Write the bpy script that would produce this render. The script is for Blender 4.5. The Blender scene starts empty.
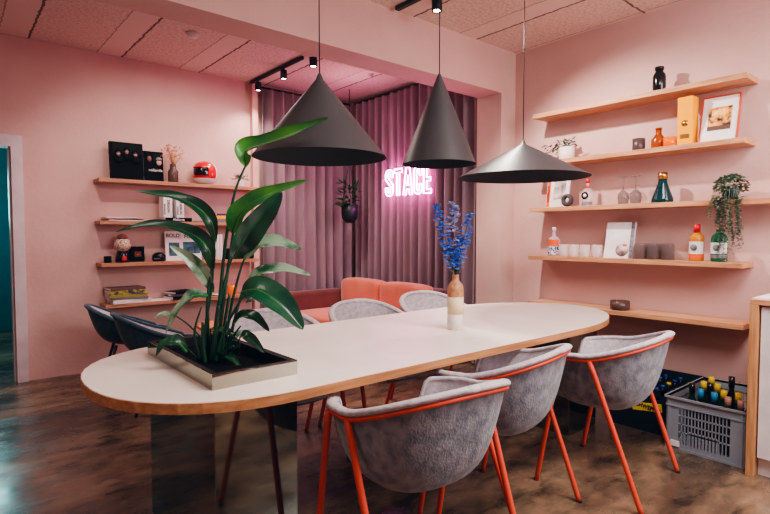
import bpy, bmesh, math, random
from mathutils import Vector, Matrix
R = math.radians
PI = math.pi
random.seed(7)
COL = bpy.context.scene.collection

# ------------------------------------------------------------------ materials
def lin(c):
    return tuple(((v/255)/12.92 if v/255 <= .04045 else ((v/255+.055)/1.055)**2.4) for v in c) + (1.,)

def mat(name, c, rough=.6, metal=0., c2=None, scale=8., detail=4., bump=0., bscale=None, emit=None, es=0.,
        trans=0., ior=1.45, spec=.5, coat=0., stretch=(1, 1, 1), lo=.35, hi=.65, coords='Object', sheen=0., alpha=1.):
    m = bpy.data.materials.new(name); m.use_nodes = True
    nt = m.node_tree; b = nt.nodes['Principled BSDF']
    b.inputs['Base Color'].default_value = lin(c)
    b.inputs['Roughness'].default_value = rough
    b.inputs['Metallic'].default_value = metal
    b.inputs['IOR'].default_value = ior
    b.inputs['Transmission Weight'].default_value = trans
    b.inputs['Specular IOR Level'].default_value = spec
    b.inputs['Coat Weight'].default_value = coat
    b.inputs['Sheen Weight'].default_value = sheen
    b.inputs['Alpha'].default_value = alpha
    if emit:
        b.inputs['Emission Color'].default_value = lin(emit)
        b.inputs['Emission Strength'].default_value = es
    tc = nt.nodes.new('ShaderNodeTexCoord'); mp = nt.nodes.new('ShaderNodeMapping')
    mp.inputs['Scale'].default_value = stretch
    nt.links.new(tc.outputs[coords], mp.inputs['Vector'])
    n = nt.nodes.new('ShaderNodeTexNoise')
    n.inputs['Scale'].default_value = scale; n.inputs['Detail'].default_value = detail
    nt.links.new(mp.outputs[0], n.inputs['Vector'])
    if c2 is None:
        c2 = tuple(max(0, v*.93) for v in c)
    cr = nt.nodes.new('ShaderNodeValToRGB')
    cr.color_ramp.elements[0].position = lo; cr.color_ramp.elements[0].color = lin(c)
    cr.color_ramp.elements[1].position = hi; cr.color_ramp.elements[1].color = lin(c2)
    nt.links.new(n.outputs['Fac'], cr.inputs[0])
    nt.links.new(cr.outputs[0], b.inputs['Base Color'])
    if bump:
        n2 = nt.nodes.new('ShaderNodeTexNoise'); n2.inputs['Scale'].default_value = bscale or scale*4
        n2.inputs['Detail'].default_value = 5
        nt.links.new(mp.outputs[0], n2.inputs['Vector'])
        bp = nt.nodes.new('ShaderNodeBump'); bp.inputs['Strength'].default_value = bump
        bp.inputs['Distance'].default_value = .01
        nt.links.new(n2.outputs['Fac'], bp.inputs['Height']); nt.links.new(bp.outputs[0], b.inputs['Normal'])
    return m

def wood(name, c, c2, axis=0, scale=3.):
    st = [14, 14, 14]; st[axis] = 1.
    return mat(name, c, .5, c2=c2, scale=scale, detail=6, stretch=tuple(st), bump=.08, bscale=scale*2)

M = {}
M['wall'] = mat('pink_plaster', (217, 177, 170), .75, c2=(208, 166, 159), scale=1.6, detail=8, bump=.25, bscale=26)
M['wall_trim'] = mat('pink_paint', (226, 176, 168), .6)
M['pillar'] = mat('pillar_paint', (218, 180, 170), .7, scale=2)
M['teal_wall'] = mat('teal_wall_paint', (24, 104, 112), .8)
M['white_paint'] = mat('white_gloss_paint', (222, 205, 210), .4)
M['white_front'] = mat('white_laminate', (236, 228, 230), .4)

# polished brown concrete
def floor_mat():
    m = bpy.data.materials.new('polished_brown_concrete'); m.use_nodes = True
    nt = m.node_tree; b = nt.nodes['Principled BSDF']; L = nt.links
    tc = nt.nodes.new('ShaderNodeTexCoord')
    mp = nt.nodes.new('ShaderNodeMapping'); mp.inputs['Rotation'].default_value = (0, 0, R(15)); mp.inputs['Scale'].default_value = (.7, 1.3, 1)
    L.new(tc.outputs['Object'], mp.inputs[0])
    def noise(s, d, dist=0.):
        n = nt.nodes.new('ShaderNodeTexNoise'); n.inputs['Scale'].default_value = s; n.inputs['Detail'].default_value = d
        n.inputs['Distortion'].default_value = dist; n.inputs['Roughness'].default_value = .62
        L.new(mp.outputs[0], n.inputs['Vector']); return n
    def ramp(n, stops):
        r = nt.nodes.new('ShaderNodeValToRGB')
        while len(r.color_ramp.elements) < len(stops): r.color_ramp.elements.new(.5)
        for e, (p, c) in zip(r.color_ramp.elements, stops): e.position = p; e.color = lin(c)
        L.new(n.outputs['Fac'], r.inputs[0]); return r
    a = ramp(noise(1.3, 10, .15), [(.30, (66, 54, 46)), (.45, (116, 94, 76)), (.56, (160, 130, 104)), (.70, (208, 172, 140))])
    c = ramp(noise(5., 12, .2), [(.36, (70, 68, 66)), (.48, (185, 182, 178)), (.7, (255, 252, 248))])
    mx = nt.nodes.new('ShaderNodeMix'); mx.data_type = 'RGBA'; mx.blend_type = 'MULTIPLY'; mx.inputs['Factor'].default_value = .85
    L.new(a.outputs[0], mx.inputs[6]); L.new(c.outputs[0], mx.inputs[7])
    L.new(mx.outputs[2], b.inputs['Base Color'])
    rr = ramp(noise(4., 6), [(.3, (95, 95, 95)), (.7, (165, 165, 165))])
    L.new(rr.outputs[0], b.inputs['Roughness'])
    return m
M['floor'] = floor_mat()

# rough acoustic ceiling boards with smooth strips and jagged joints
def ceiling_mat():
    m = bpy.data.materials.new('rough_pink_ceiling_board'); m.use_nodes = True
    nt = m.node_tree; b = nt.nodes['Principled BSDF']; L = nt.links
    b.inputs['Roughness'].default_value = .85
    tc = nt.nodes.new('ShaderNodeTexCoord'); sp = nt.nodes.new('ShaderNodeSeparateXYZ')
    wob = nt.nodes.new('ShaderNodeTexNoise'); wob.inputs['Scale'].default_value = 14.; wob.inputs['Detail'].default_value = 4
    L.new(tc.outputs['Object'], wob.inputs['Vector']); L.new(tc.outputs['Object'], sp.inputs[0])
    def math_(op, a, bb=None):
        n = nt.nodes.new('ShaderNodeMath'); n.operation = op
        for i, v in enumerate((a, bb)):
            if v is None: continue
            if isinstance(v, (int, float)): n.inputs[i].default_value = v
            else: L.new(v, n.inputs[i])
        return n.outputs[0]
    w = math_('MULTIPLY', math_('SUBTRACT', wob.outputs['Fac'], .5), .035)
    xw = math_('ADD', sp.outputs['X'], w)
    ph = math_('FRACT', math_('DIVIDE', math_('ADD', xw, -.64+7.5), .75))       # joints at x = .64 + k*.75
    strip = math_('GREATER_THAN', ph, .70)                                         # smooth strip just left of each joint
    groove = math_('LESS_THAN', math_('ABSOLUTE', math_('SUBTRACT', ph, .985)), .012)
    groove2 = math_('MULTIPLY', math_('LESS_THAN', math_('ABSOLUTE', math_('SUBTRACT', ph, .70)), .007), .6)
    yph = math_('FRACT', math_('DIVIDE', math_('ADD', sp.outputs['Y'], w), 1.25))
    gy = math_('MULTIPLY', math_('LESS_THAN', math_('ABSOLUTE', math_('SUBTRACT', yph, .5)), .006), math_('LESS_THAN', sp.outputs['Y'], 3.0))
    g = math_('MAXIMUM', math_('MAXIMUM', groove, groove2), gy)
    n = nt.nodes.new('ShaderNodeTexNoise'); n.inputs['Scale'].default_value = 42.; n.inputs['Detail'].default_value = 8; n.inputs['Roughness'].default_value = .7
    L.new(tc.outputs['Object'], n.inputs['Vector'])
    cr = nt.nodes.new('ShaderNodeValToRGB')
    cr.color_ramp.elements[0].position = .36; cr.color_ramp.elements[0].color = lin((196, 164, 154))
    cr.color_ramp.elements[1].position = .56; cr.color_ramp.elements[1].color = lin((228, 204, 194))
    L.new(n.outputs['Fac'], cr.inputs[0])
    m1 = nt.nodes.new('ShaderNodeMix'); m1.data_type = 'RGBA'; L.new(strip, m1.inputs['Factor'])
    L.new(cr.outputs[0], m1.inputs[6]); m1.inputs[7].default_value = lin((224, 200, 190))
    m2 = nt.nodes.new('ShaderNodeMix'); m2.data_type = 'RGBA'; L.new(g, m2.inputs['Factor'])
    L.new(m1.outputs[2], m2.inputs[6]); m2.inputs[7].default_value = lin((112, 78, 74))
    L.new(m2.outputs[2], b.inputs['Base Color'])
    bp = nt.nodes.new('ShaderNodeBump'); bp.inputs['Strength'].default_value = .5; bp.inputs['Distance'].default_value = .01
    L.new(math_('SUBTRACT', math_('MULTIPLY', n.outputs['Fac'], math_('SUBTRACT', 1., strip)), g), bp.inputs['Height'])
    L.new(bp.outputs[0], b.inputs['Normal'])
    return m
M['ceiling'] = ceiling_mat()

M['curtain'] = mat('mauve_curtain_fabric', (152, 124, 132), .8, c2=(132, 104, 114), scale=3, detail=5, stretch=(3, 3, .6), sheen=.3, bump=.1, bscale=60)
M['table_top'] = mat('cream_laminate', (246, 236, 226), .42, c2=(238, 226, 215), scale=2.5, detail=6)
M['ply'] = wood('plywood_edge', (196, 142, 96), (164, 110, 68), 0, 4)
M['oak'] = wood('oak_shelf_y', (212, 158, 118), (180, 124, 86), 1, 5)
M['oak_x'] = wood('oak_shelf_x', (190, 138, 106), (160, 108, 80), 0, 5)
M['oak_z'] = wood('oak_panel', (208, 156, 108), (180, 124, 80), 2, 5)
M['mirror'] = mat('smoked_mirror', (150, 152, 140), .06, 1., c2=(135, 138, 128), scale=2)
M['steel'] = mat('polished_steel', (172, 168, 154), .06, 1., c2=(160, 156, 142), scale=3)
M['liner'] = mat('dark_brown_liner', (34, 24, 26), .6, spec=.25)
M['soil'] = mat('dark_soil', (12, 11, 13), .95, c2=(24, 19, 19), scale=40, bump=.9, bscale=60, spec=.1)
M['felt'] = mat('grey_wool_felt', (146, 147, 156), .95, c2=(100, 102, 114), scale=26, detail=10, bump=.35, bscale=120, lo=.38, hi=.66, sheen=.3, stretch=(1, 1, .8))
M['felt_light'] = mat('light_grey_felt', (202, 192, 196), .95, c2=(172, 164, 172), scale=40, detail=8, bump=.3, bscale=140, sheen=.3)
M['felt_navy'] = mat('dark_blue_felt', (40, 70, 86), .95, c2=(26, 48, 62), scale=30, detail=8, bump=.3, bscale=120, sheen=.3)
M['red'] = mat('coral_red_powder_coat', (222, 84, 56), .45)
M['black'] = mat('black_powder_coat', (20, 22, 27), .5)
M['rubber'] = mat('black_rubber', (18, 16, 18), .8)
M['lamp_out'] = mat('charcoal_metal', (70, 66, 67), .42, spec=.5, c2=(66, 62, 63), scale=3)
M['lamp_in'] = mat('black_lamp_lining', (14, 18, 22), .7)
M['sofa'] = mat('salmon_orange_velvet', (226, 124, 92), .85, c2=(210, 108, 80), scale=5, sheen=.5, bump=.1, bscale=80)
M['sofa_dark'] = mat('brick_red_velvet', (112, 52, 46), .85, c2=(90, 40, 38), scale=5, sheen=.4)
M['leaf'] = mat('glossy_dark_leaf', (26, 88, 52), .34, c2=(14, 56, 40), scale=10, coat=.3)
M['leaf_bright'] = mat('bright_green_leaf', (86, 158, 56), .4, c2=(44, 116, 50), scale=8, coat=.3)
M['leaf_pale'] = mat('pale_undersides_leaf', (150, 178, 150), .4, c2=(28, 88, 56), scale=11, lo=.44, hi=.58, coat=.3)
M['stalk'] = mat('green_stalk', (30, 82, 50), .5, c2=(24, 64, 44), scale=10)
M['twig'] = mat('straw_twig', (196, 138, 96), .9)
M['sage'] = mat('sage_leaf', (140, 158, 130), .7, c2=(96, 120, 96), scale=60)
M['sage_dark'] = mat('grey_green_leaf', (92, 112, 92), .7, c2=(60, 84, 70), scale=60)
M['blue_petal'] = mat('blue_petal', (110, 160, 235), .6, c2=(60, 105, 205), scale=80)
M['pale_petal'] = mat('pale_violet_petal', (205, 205, 232), .6, c2=(140, 150, 215), scale=80)
M['terracotta'] = mat('speckled_ochre_glaze', (196, 146, 108), .5, c2=(168, 112, 78), scale=50)
M['cream_glaze'] = mat('cream_glaze', (232, 212, 172), .45)
M['white_glaze'] = mat('white_glaze', (232, 218, 214), .4)
M['dark_glass'] = mat('black_glass', (12, 12, 14), .15, spec=.6)
M['amber_glass'] = mat('amber_glass', (190, 92, 34), .15, c2=(170, 76, 26), trans=.45)
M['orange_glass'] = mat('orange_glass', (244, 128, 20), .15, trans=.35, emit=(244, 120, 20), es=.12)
M['teal_glass'] = mat('dark_teal_glass', (14, 66, 70), .08, c2=(12, 56, 60), trans=.35)
M['clear_glass'] = mat('clear_glass', (244, 226, 224), .05, c2=(240, 222, 220), alpha=.33)
M['smoke_glass'] = mat('smoked_grey_glass', (128, 108, 106), .06, c2=(118, 98, 96), alpha=.34)
M['brown_glass'] = mat('brown_smoked_glass', (112, 80, 72), .2, trans=.4)
M['smoke_cup'] = mat('grey_brown_candle_glass', (92, 72, 70), .3, trans=.15)
M['gold'] = mat('brushed_brass', (206, 158, 88), .3, 1.)
M['yellow_card'] = mat('yellow_gold_card', (255, 176, 0), .6, c2=(250, 166, 0), spec=.2)
M['yellow_foil'] = mat('yellow_foil', (238, 204, 24), .4)
M['blue_cap'] = mat('light_blue_cap', (36, 140, 190), .4)
M['navy_cap'] = mat('royal_blue_cap', (30, 62, 160), .4)
M['pink_cap'] = mat('dusty_pink_cap', (190, 140, 120), .4)
M['red_cap'] = mat('red_cap', (206, 30, 40), .4)
M['orange'] = mat('orange_print', (238, 96, 40), .5)
M['white'] = mat('white_print', (238, 232, 232), .5)
M['grey_print'] = mat('grey_print', (150, 144, 150), .5, c2=(90, 84, 92), scale=30)
M['blue_print'] = mat('blue_print', (40, 66, 130), .5, c2=(230, 228, 232), scale=90, lo=.45, hi=.55)
M['dark_print'] = mat('dark_print', (10, 11, 14), .8, spec=.12)
M['face'] = mat('pale_printed_face', (206, 160, 150), .5)
M['face_dim'] = mat('dim_printed_face', (120, 80, 76), .5)
M['moss_print'] = mat('dark_green_print', (26, 31, 25), .8, spec=.12)
M['paper'] = mat('off_white_paper', (232, 222, 220), .8)
M['grey_book'] = mat('grey_book_cloth', (120, 112, 118), .7)
M['black_book'] = mat('black_book_cover', (10, 11, 14), .75, spec=.15)
M['olive_book'] = mat('olive_book_cover', (150, 138, 60), .6)
M['brown_book'] = mat('brown_book_cover', (96, 66, 56), .6)
M['pink_book'] = mat('dusty_pink_book_cover', (206, 140, 140), .6)
M['purple_book'] = mat('purple_book_cover', (70, 50, 96), .6)
M['helmet_red'] = mat('glossy_red_shell', (214, 16, 26), .25, coat=.3)
M['helmet_white'] = mat('glossy_white_shell', (238, 232, 232), .2, coat=.6)
M['visor'] = mat('dark_visor', (18, 10, 14), .12, coat=.6)
M['frame_red'] = mat('orange_red_frame', (200, 84, 48), .5)
M['photo_warm'] = mat('warm_photo_print', (250, 170, 80), .4, c2=(52, 24, 20), scale=22, lo=.42, hi=.6)
M['photo_blue'] = mat('blue_photo_print', (50, 96, 120), .4, c2=(20, 30, 40), scale=18, lo=.42, hi=.6)
M['photo_soft'] = mat('soft_portrait_print', (224, 196, 192), .5, c2=(110, 96, 100), scale=14, lo=.4, hi=.65)
M['stone'] = mat('dark_stone', (62, 52, 52), .7, c2=(90, 76, 72), scale=40)
M['crate_grey'] = mat('grey_plastic', (146, 150, 160), .5, c2=(138, 142, 152), scale=3)
M['crate_black'] = mat('blue_black_plastic', (20, 26, 38), .45)
M['green_bottle'] = mat('dark_green_bottle', (26, 52, 34), .12, trans=.3)
M['dark_bottle'] = mat('near_black_bottle', (20, 18, 22), .12)
M['green_gin'] = mat('green_spirit_glass', (24, 110, 70), .1, c2=(18, 90, 60), trans=.25)
M['whisky'] = mat('golden_whisky', (228, 152, 48), .1, c2=(214, 134, 36), trans=.3)
M['slat'] = mat('orange_stained_wood', (226, 148, 98), .5, c2=(206, 122, 76), scale=4, stretch=(1, 12, 12))
M['gum'] = mat('coloured_balls', (216, 190, 170), .5, c2=(130, 60, 50), scale=70, lo=.45, hi=.6)
M['neon'] = mat('pink_neon_tube', (255, 200, 240), .4, emit=(255, 120, 205), es=16)
M['lens_glow'] = mat('spot_lens', (255, 240, 225), .4, emit=(255, 225, 200), es=14)
M['olive_photo'] = mat('mixed_photo_cover', (176, 160, 60), .5, c2=(60, 50, 70), scale=26, lo=.42, hi=.58)

# ------------------------------------------------------------------ mesh helpers
def newbm(): return bmesh.new()

def obj(name, bm, m, parent=None, smooth=False, bevel=0., seg=2, sub=0, angle=40):
    me = bpy.data.meshes.new(name)
    bmesh.ops.recalc_face_normals(bm, faces=bm.faces)
    bm.to_mesh(me); bm.free()
    ms = m if isinstance(m, (list, tuple)) else [m]
    for mm in ms: me.materials.append(mm)
    if smooth:
        for p in me.polygons: p.use_smooth = True
    o = bpy.data.objects.new(name, me); COL.objects.link(o)
    if parent: o.parent = parent
    if bevel:
        b = o.modifiers.new('bevel', 'BEVEL'); b.width = bevel; b.segments = seg; b.limit_method = 'ANGLE'; b.angle_limit = R(35)
        if smooth is None:
            pass
    if sub:
        s = o.modifiers.new('sub', 'SUBSURF'); s.levels = sub; s.render_levels = sub
    return o

def box(bm, x0, x1, y0, y1, z0, z1, mi=0):
    vs = [bm.verts.new((x, y, z)) for z in (z0, z1) for y in (y0, y1) for x in (x0, x1)]
    for f in ((0, 2, 3, 1), (4, 5, 7, 6), (0, 1, 5, 4), (2, 6, 7, 3), (0, 4, 6, 2), (1, 3, 7, 5)):
        fc = bm.faces.new([vs[i] for i in f]); fc.material_index = mi
    return vs

def boxobj(name, d, m, parent=None, bevel=0., seg=2, **k):
    bm = newbm(); box(bm, *d); return obj(name, bm, m, parent, bevel=bevel, seg=seg, **k)

def lathe(bm, prof, c=(0, 0, 0), n=32, mi=0, close=False):
    """prof: list of (r, z)"""
    rings = []
    for r, z in prof:
        if r < 1e-5: rings.append([bm.verts.new((c[0], c[1], c[2]+z))])
        else: rings.append([bm.verts.new((c[0]+r*math.cos(2*PI*i/n), c[1]+r*math.sin(2*PI*i/n), c[2]+z)) for i in range(n)])
    for a, b in zip(rings, rings[1:]):
        for i in range(n):
            j = (i+1) % n
            if len(a) == 1 and len(b) == 1: continue
            if len(a) == 1: f = bm.faces.new((a[0], b[i], b[j]))
            elif len(b) == 1: f = bm.faces.new((a[i], a[j], b[0]))
            else: f = bm.faces.new((a[i], a[j], b[j], b[i]))
            f.material_index = mi; f.smooth = True

def latheobj(name, prof, m, parent=None, n=32, c=(0, 0, 0)):
    bm = newbm(); lathe(bm, prof, c, n); return obj(name, bm, m, parent)

def catmull(pts, k=6, closed=False):
    pts = [Vector(p) for p in pts]; out = []; n = len(pts)
    rng = range(n) if closed else range(n-1)
    for i in rng:
        if closed: p0, p1, p2, p3 = pts[i-1], pts[i], pts[(i+1) % n], pts[(i+2) % n]
        else: p0, p1, p2, p3 = pts[max(i-1, 0)], pts[i], pts[i+1], pts[min(i+2, n-1)]
        for j in range(k):
            t = j/k
            out.append(.5*((2*p1)+(-p0+p2)*t+(2*p0-5*p1+4*p2-p3)*t*t+(-p0+3*p1-3*p2+p3)*t**3))
    if not closed: out.append(pts[-1])
    return out

def tube(bm, pts, r, n=8, closed=False, flat=1., mi=0):
    """r: number or list; round tube along points"""
    pts = [Vector(p) for p in pts]; N = len(pts); rings = []
    up = Vector((0, 0, 1)); prev = None
    for i, p in enumerate(pts):
        a = pts[(i-1) % N] if (closed or i > 0) else p
        b = pts[(i+1) % N] if (closed or i < N-1) else p
        t = (b-a).normalized()
        if prev is None:
            s = t.cross(up)
            if s.length < .05: s = t.cross(Vector((0, 1, 0)))
        else: s = prev-t*prev.dot(t)
        s.normalize(); prev = s; w = s.cross(t).normalized()
        rr = r[i] if isinstance(r, (list, tuple)) else r
        rings.append([bm.verts.new(p+s*math.cos(2*PI*j/n)*rr+w*math.sin(2*PI*j/n)*rr*flat) for j in range(n)])
    m = N if closed else N-1
    for i in range(m):
        a, b = rings[i], rings[(i+1) % N]
        for j in range(n):
            f = bm.faces.new((a[j], a[(j+1) % n], b[(j+1) % n], b[j])); f.smooth = True; f.material_index = mi
    if not closed:
        for q in (rings[0], rings[-1]):
            f = bm.faces.new(q); f.material_index = mi

def tubeobj(name, pts, r, m, parent=None, n=10, closed=False, flat=1.):
    bm = newbm(); tube(bm, pts, r, n, closed, flat); return obj(name, bm, m, parent)

def ball(bm, c, r, n=8, sq=(1, 1, 1), mi=0):
    v0 = len(bm.verts)
    ret = bmesh.ops.create_uvsphere(bm, u_segments=n, v_segments=max(4, n*2//3), radius=r,
                                    matrix=Matrix.Translation(c) @ Matrix.Diagonal((*sq, 1)))
    for v in ret['verts']:
        for f in v.link_faces: f.smooth = True; f.material_index = mi

def thing(name, label, cat, loc=(0, 0, 0), rotz=0., group=None):
    o = bpy.data.objects.new(name, None); COL.objects.link(o)
    o.empty_display_size = .05
    o.location = loc; o.rotation_euler = (0, 0, rotz); o['label'] = label; o['category'] = cat
    if group: o['group'] = group
    return o

def tag(o, label, cat, group=None):
    o['label'] = label; o['category'] = cat
    if group: o['group'] = group
    return o

def struct(name, bm, m, **k):
    o = obj(name, bm, m, **k); o['kind'] = 'structure'; return o

def dup(root, loc, rotz, label=None, group=None):
    r = root.copy(); COL.objects.link(r); r.location = loc; r.rotation_euler = (0, 0, rotz)
    if label: r['label'] = label
    if group: r['group'] = group
    for ch in list(root.children):
        c = ch.copy(); COL.objects.link(c); c.parent = r
        for g in list(ch.children):
            d = g.copy(); COL.objects.link(d); d.parent = c
    return r

def text(name, s, size, m, parent, loc, rot, sx=1., bold=0., ext=.0006):
    cu = bpy.data.curves.new('lettering', 'FONT'); cu.body = s; cu.size = size; cu.align_x = 'CENTER'; cu.align_y = 'CENTER'
    cu.extrude = ext; cu.offset = bold; cu.resolution_u = 3
    t = bpy.data.objects.new('tmp', cu); COL.objects.link(t)
    dg = bpy.context.evaluated_depsgraph_get(); dg.update()
    me = bpy.data.meshes.new_from_object(t.evaluated_get(dg))
    bpy.data.objects.remove(t); me.name = name
    me.materials.clear(); me.materials.append(m)
    o = bpy.data.objects.new(name, me); COL.objects.link(o)
    if parent: o.parent = parent
    o.location = loc; o.rotation_euler = rot; o.scale = (sx, 1, 1)
    return o
FACE_S = (R(90), 0, 0)            # lettering that faces -Y
FACE_W = (R(90), 0, R(-90))       # lettering that faces -X

# ------------------------------------------------------------------ room shell
YN, XE, ZC = 5.57, 4.20, 3.0
XW, YS = -2.7, -2.2
bm = newbm(); box(bm, XW-.1, XE+.12, YS-.1, 8.9, -.12, 0); struct('floor', bm, M['floor'])
bm = newbm(); box(bm, XW-.1, XE+.12, YS-.1, YN+.12, ZC, ZC+.12); struct('ceiling', bm, M['ceiling'])
bm = newbm()
box(bm, .49, XE+.12, YN, YN+.12, 0, ZC); box(bm, -.55, .49, YN, YN+.12, 2.06, ZC); box(bm, XW-.1, -.55, YN, YN+.12, 0, ZC)
struct('wall_north', bm, M['wall'])
bm = newbm(); box(bm, XE, XE+.12, YS-.1, YN+.12, 0, ZC); struct('wall_east', bm, M['wall'])
bm = newbm(); box(bm, XW-.1, XW, YS, YN, 0, ZC); struct('wall_west', bm, M['wall'])
bm = newbm(); box(bm, XW-.1, XE, YS-.1, YS, 0, ZC); struct('wall_south', bm, M['wall'])
bm = newbm(); box(bm, 3.99, XE, 3.07, 3.36, 0, ZC); struct('trim_1', bm, M['pillar'])
bm = newbm(); box(bm, XW, 3.99, 3.07, 3.335, 2.60, ZC); struct('trim_2', bm, M['wall'])
bm = newbm(); box(bm, 2.70, 2.765, 5.50, YN, 0, ZC); struct('trim_3', bm, M['wall_trim'])
# door frame and the dim teal room beyond
bm = newbm()
box(bm, .478, .562, 5.545, YN+.14, 0, 2.15); box(bm, -.62, -.53, 5.545, YN+.14, 0, 2.15); box(bm, -.53, .478, 5.545, YN+.14, 2.05, 2.15)
box(bm, .462, .478, YN+.03, YN+.12, 0, 2.05)
struct('door_1', bm, M['white_paint'])
bm = newbm(); box(bm, -1.6, 2.6, 8.7, 8.8, 0, 2.8); box(bm, -1.7, -1.6, 5.7, 8.8, 0, 2.8); box(bm, 2.6, 2.7, 5.7, 8.8, 0, 2.8); box(bm, -1.7, 2.7, 5.7, 8.8, 2.8, 2.9)
struct('wall_beyond', bm, M['teal_wall'])

# ------------------------------------------------------------------ table
def stadium(inset=0., n=22, e=2.25):
    cx0, cx1, cy, r = .385+.60, 3.75-.86, 2.165, .565-inset
    pts = []
    for i in range(n+1):
        a = -PI/2+PI*i/n
        c, s = math.cos(a), math.sin(a)
        pts.append((cx1+(.86-inset)*abs(c), cy+r*s))
    for i in range(n+1):
        a = PI/2+PI*i/n
        c, s = math.cos(a), math.sin(a)
        pts.append((cx0-(.60-inset)*abs(c)**(2/e), cy+r*math.copysign(abs(s)**(2/e), s)))
    return pts
def slab(bm, pts, z0, z1):
    a = [bm.verts.new((x, y, z0)) for x, y in pts]; b = [bm.verts.new((x, y, z1)) for x, y in pts]
    bm.faces.new(a[::-1]); bm.faces.new(b)
    for i in range(len(pts)):
        j = (i+1) % len(pts); f = bm.faces.new((a[i], a[j], b[j], b[i]))
T = thing('dining_table', 'long oval cream meeting table with plywood edge on mirrored pedestals', 'table', (2.05, 2.165, 0))
def off(o, d=(2.05, 2.165, 0)):
    o.location = Vector(o.location)-Vector(d); return o
bm = newbm(); slab(bm, stadium(), .712, .7475); off(obj('tabletop', bm, M['ply'], T))
bm = newbm(); slab(bm, stadium(.003), .7475, .75); off(obj('laminate_surface', bm, M['table_top'], T))
for x0, x1 in ((.72, 1.055), (3.05, 3.39)):
    off(boxobj('pedestal', (x0, x1, 1.79, 2.545, .0, .712), M['mirror'], T, bevel=.002))

# ------------------------------------------------------------------ felt armchairs
def rim_pt(a):
    """a: angle from the back (0) round to the front (pi); returns x,y,z of the shell rim, chair faces +Y"""
    s, c = math.sin(a), math.cos(a)
    e = 2/2.5
    x = .312*math.copysign(abs(s)**e, s)
    y = -.005-.285*math.copysign(abs(c)**e, c)
    b = abs((a+PI) % (2*PI)-PI)      # 0 at back .. pi at front
    h = .790-.096*(1-math.cos(min(b, PI/2)*1.0))-.022*max(0, min(1, (b-PI/2)/(R(45))))
    t = max(0, min(1, (b-R(136))/R(17))); t = t*t*(3-2*t)
    h = h*(1-t)+.475*t
    return Vector((x, y, h)), t
def rim_far(a):
    p, t = rim_pt(a)
    b = abs((a+PI) % (2*PI)-PI)
    z = p.z+.028*max(0, math.cos(b))
    z = z*(1-t)+.41*t
    return Vector((p.x, p.y*1.05, z)), t
def rim_low(a):
    s, c = math.sin(a), math.cos(a)
    e = 2/2.3
    x = .25*math.copysign(abs(s)**e, s); y = -.28*math.copysign(abs(c)**e, c)
    b = abs((a+PI) % (2*PI)-PI)
    h = .455+.25*((math.cos(min(PI, b*1.12))+1)/2)**1.15
    if b > 2.2: h = .455
    return Vector((x, y-.09*(h-.455)/.235, h)), 0.
PROF = [(0, 1), (.12, .968), (.28, .925), (.45, .875), (.60, .82), (.73, .75), (.84, .65), (.92, .52), (.97, .36), (.995, .18), (1, 0)]
def shell_bm(scale=1., zb=.385, rimf=rim_pt, n=96, top=0.):
    bm = newbm(); rings = []
    pr = [(p.x, p.y) for p in catmull([(a, b, 0) for a, b in PROF], 2)]
    for sz, rho in pr:
        if rho < 1e-4: rings.append([bm.verts.new((0, .0, zb))]); continue
        ring = []
        for i in range(n):
            p, t = rimf(2*PI*i/n)
            r2 = rho*(1-t)+t*(max(0., math.cos(PI/2*min(1, sz))))**.55
            z = p.z-top-(p.z-top-zb)*sz
            ring.append(bm.verts.new((p.x*r2*scale, p.y*(r2**.45 if p.y > 0 else r2)*scale, z)))
        rings.append(ring)
    for a, b in zip(rings, rings[1:]):
        for i in range(n):
            j = (i+1) % n
            f = bm.faces.new((a[i], a[j], b[j], b[i]) if len(b) > 1 else (a[i], a[j], b[0])); f.smooth = True
    return bm
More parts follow.
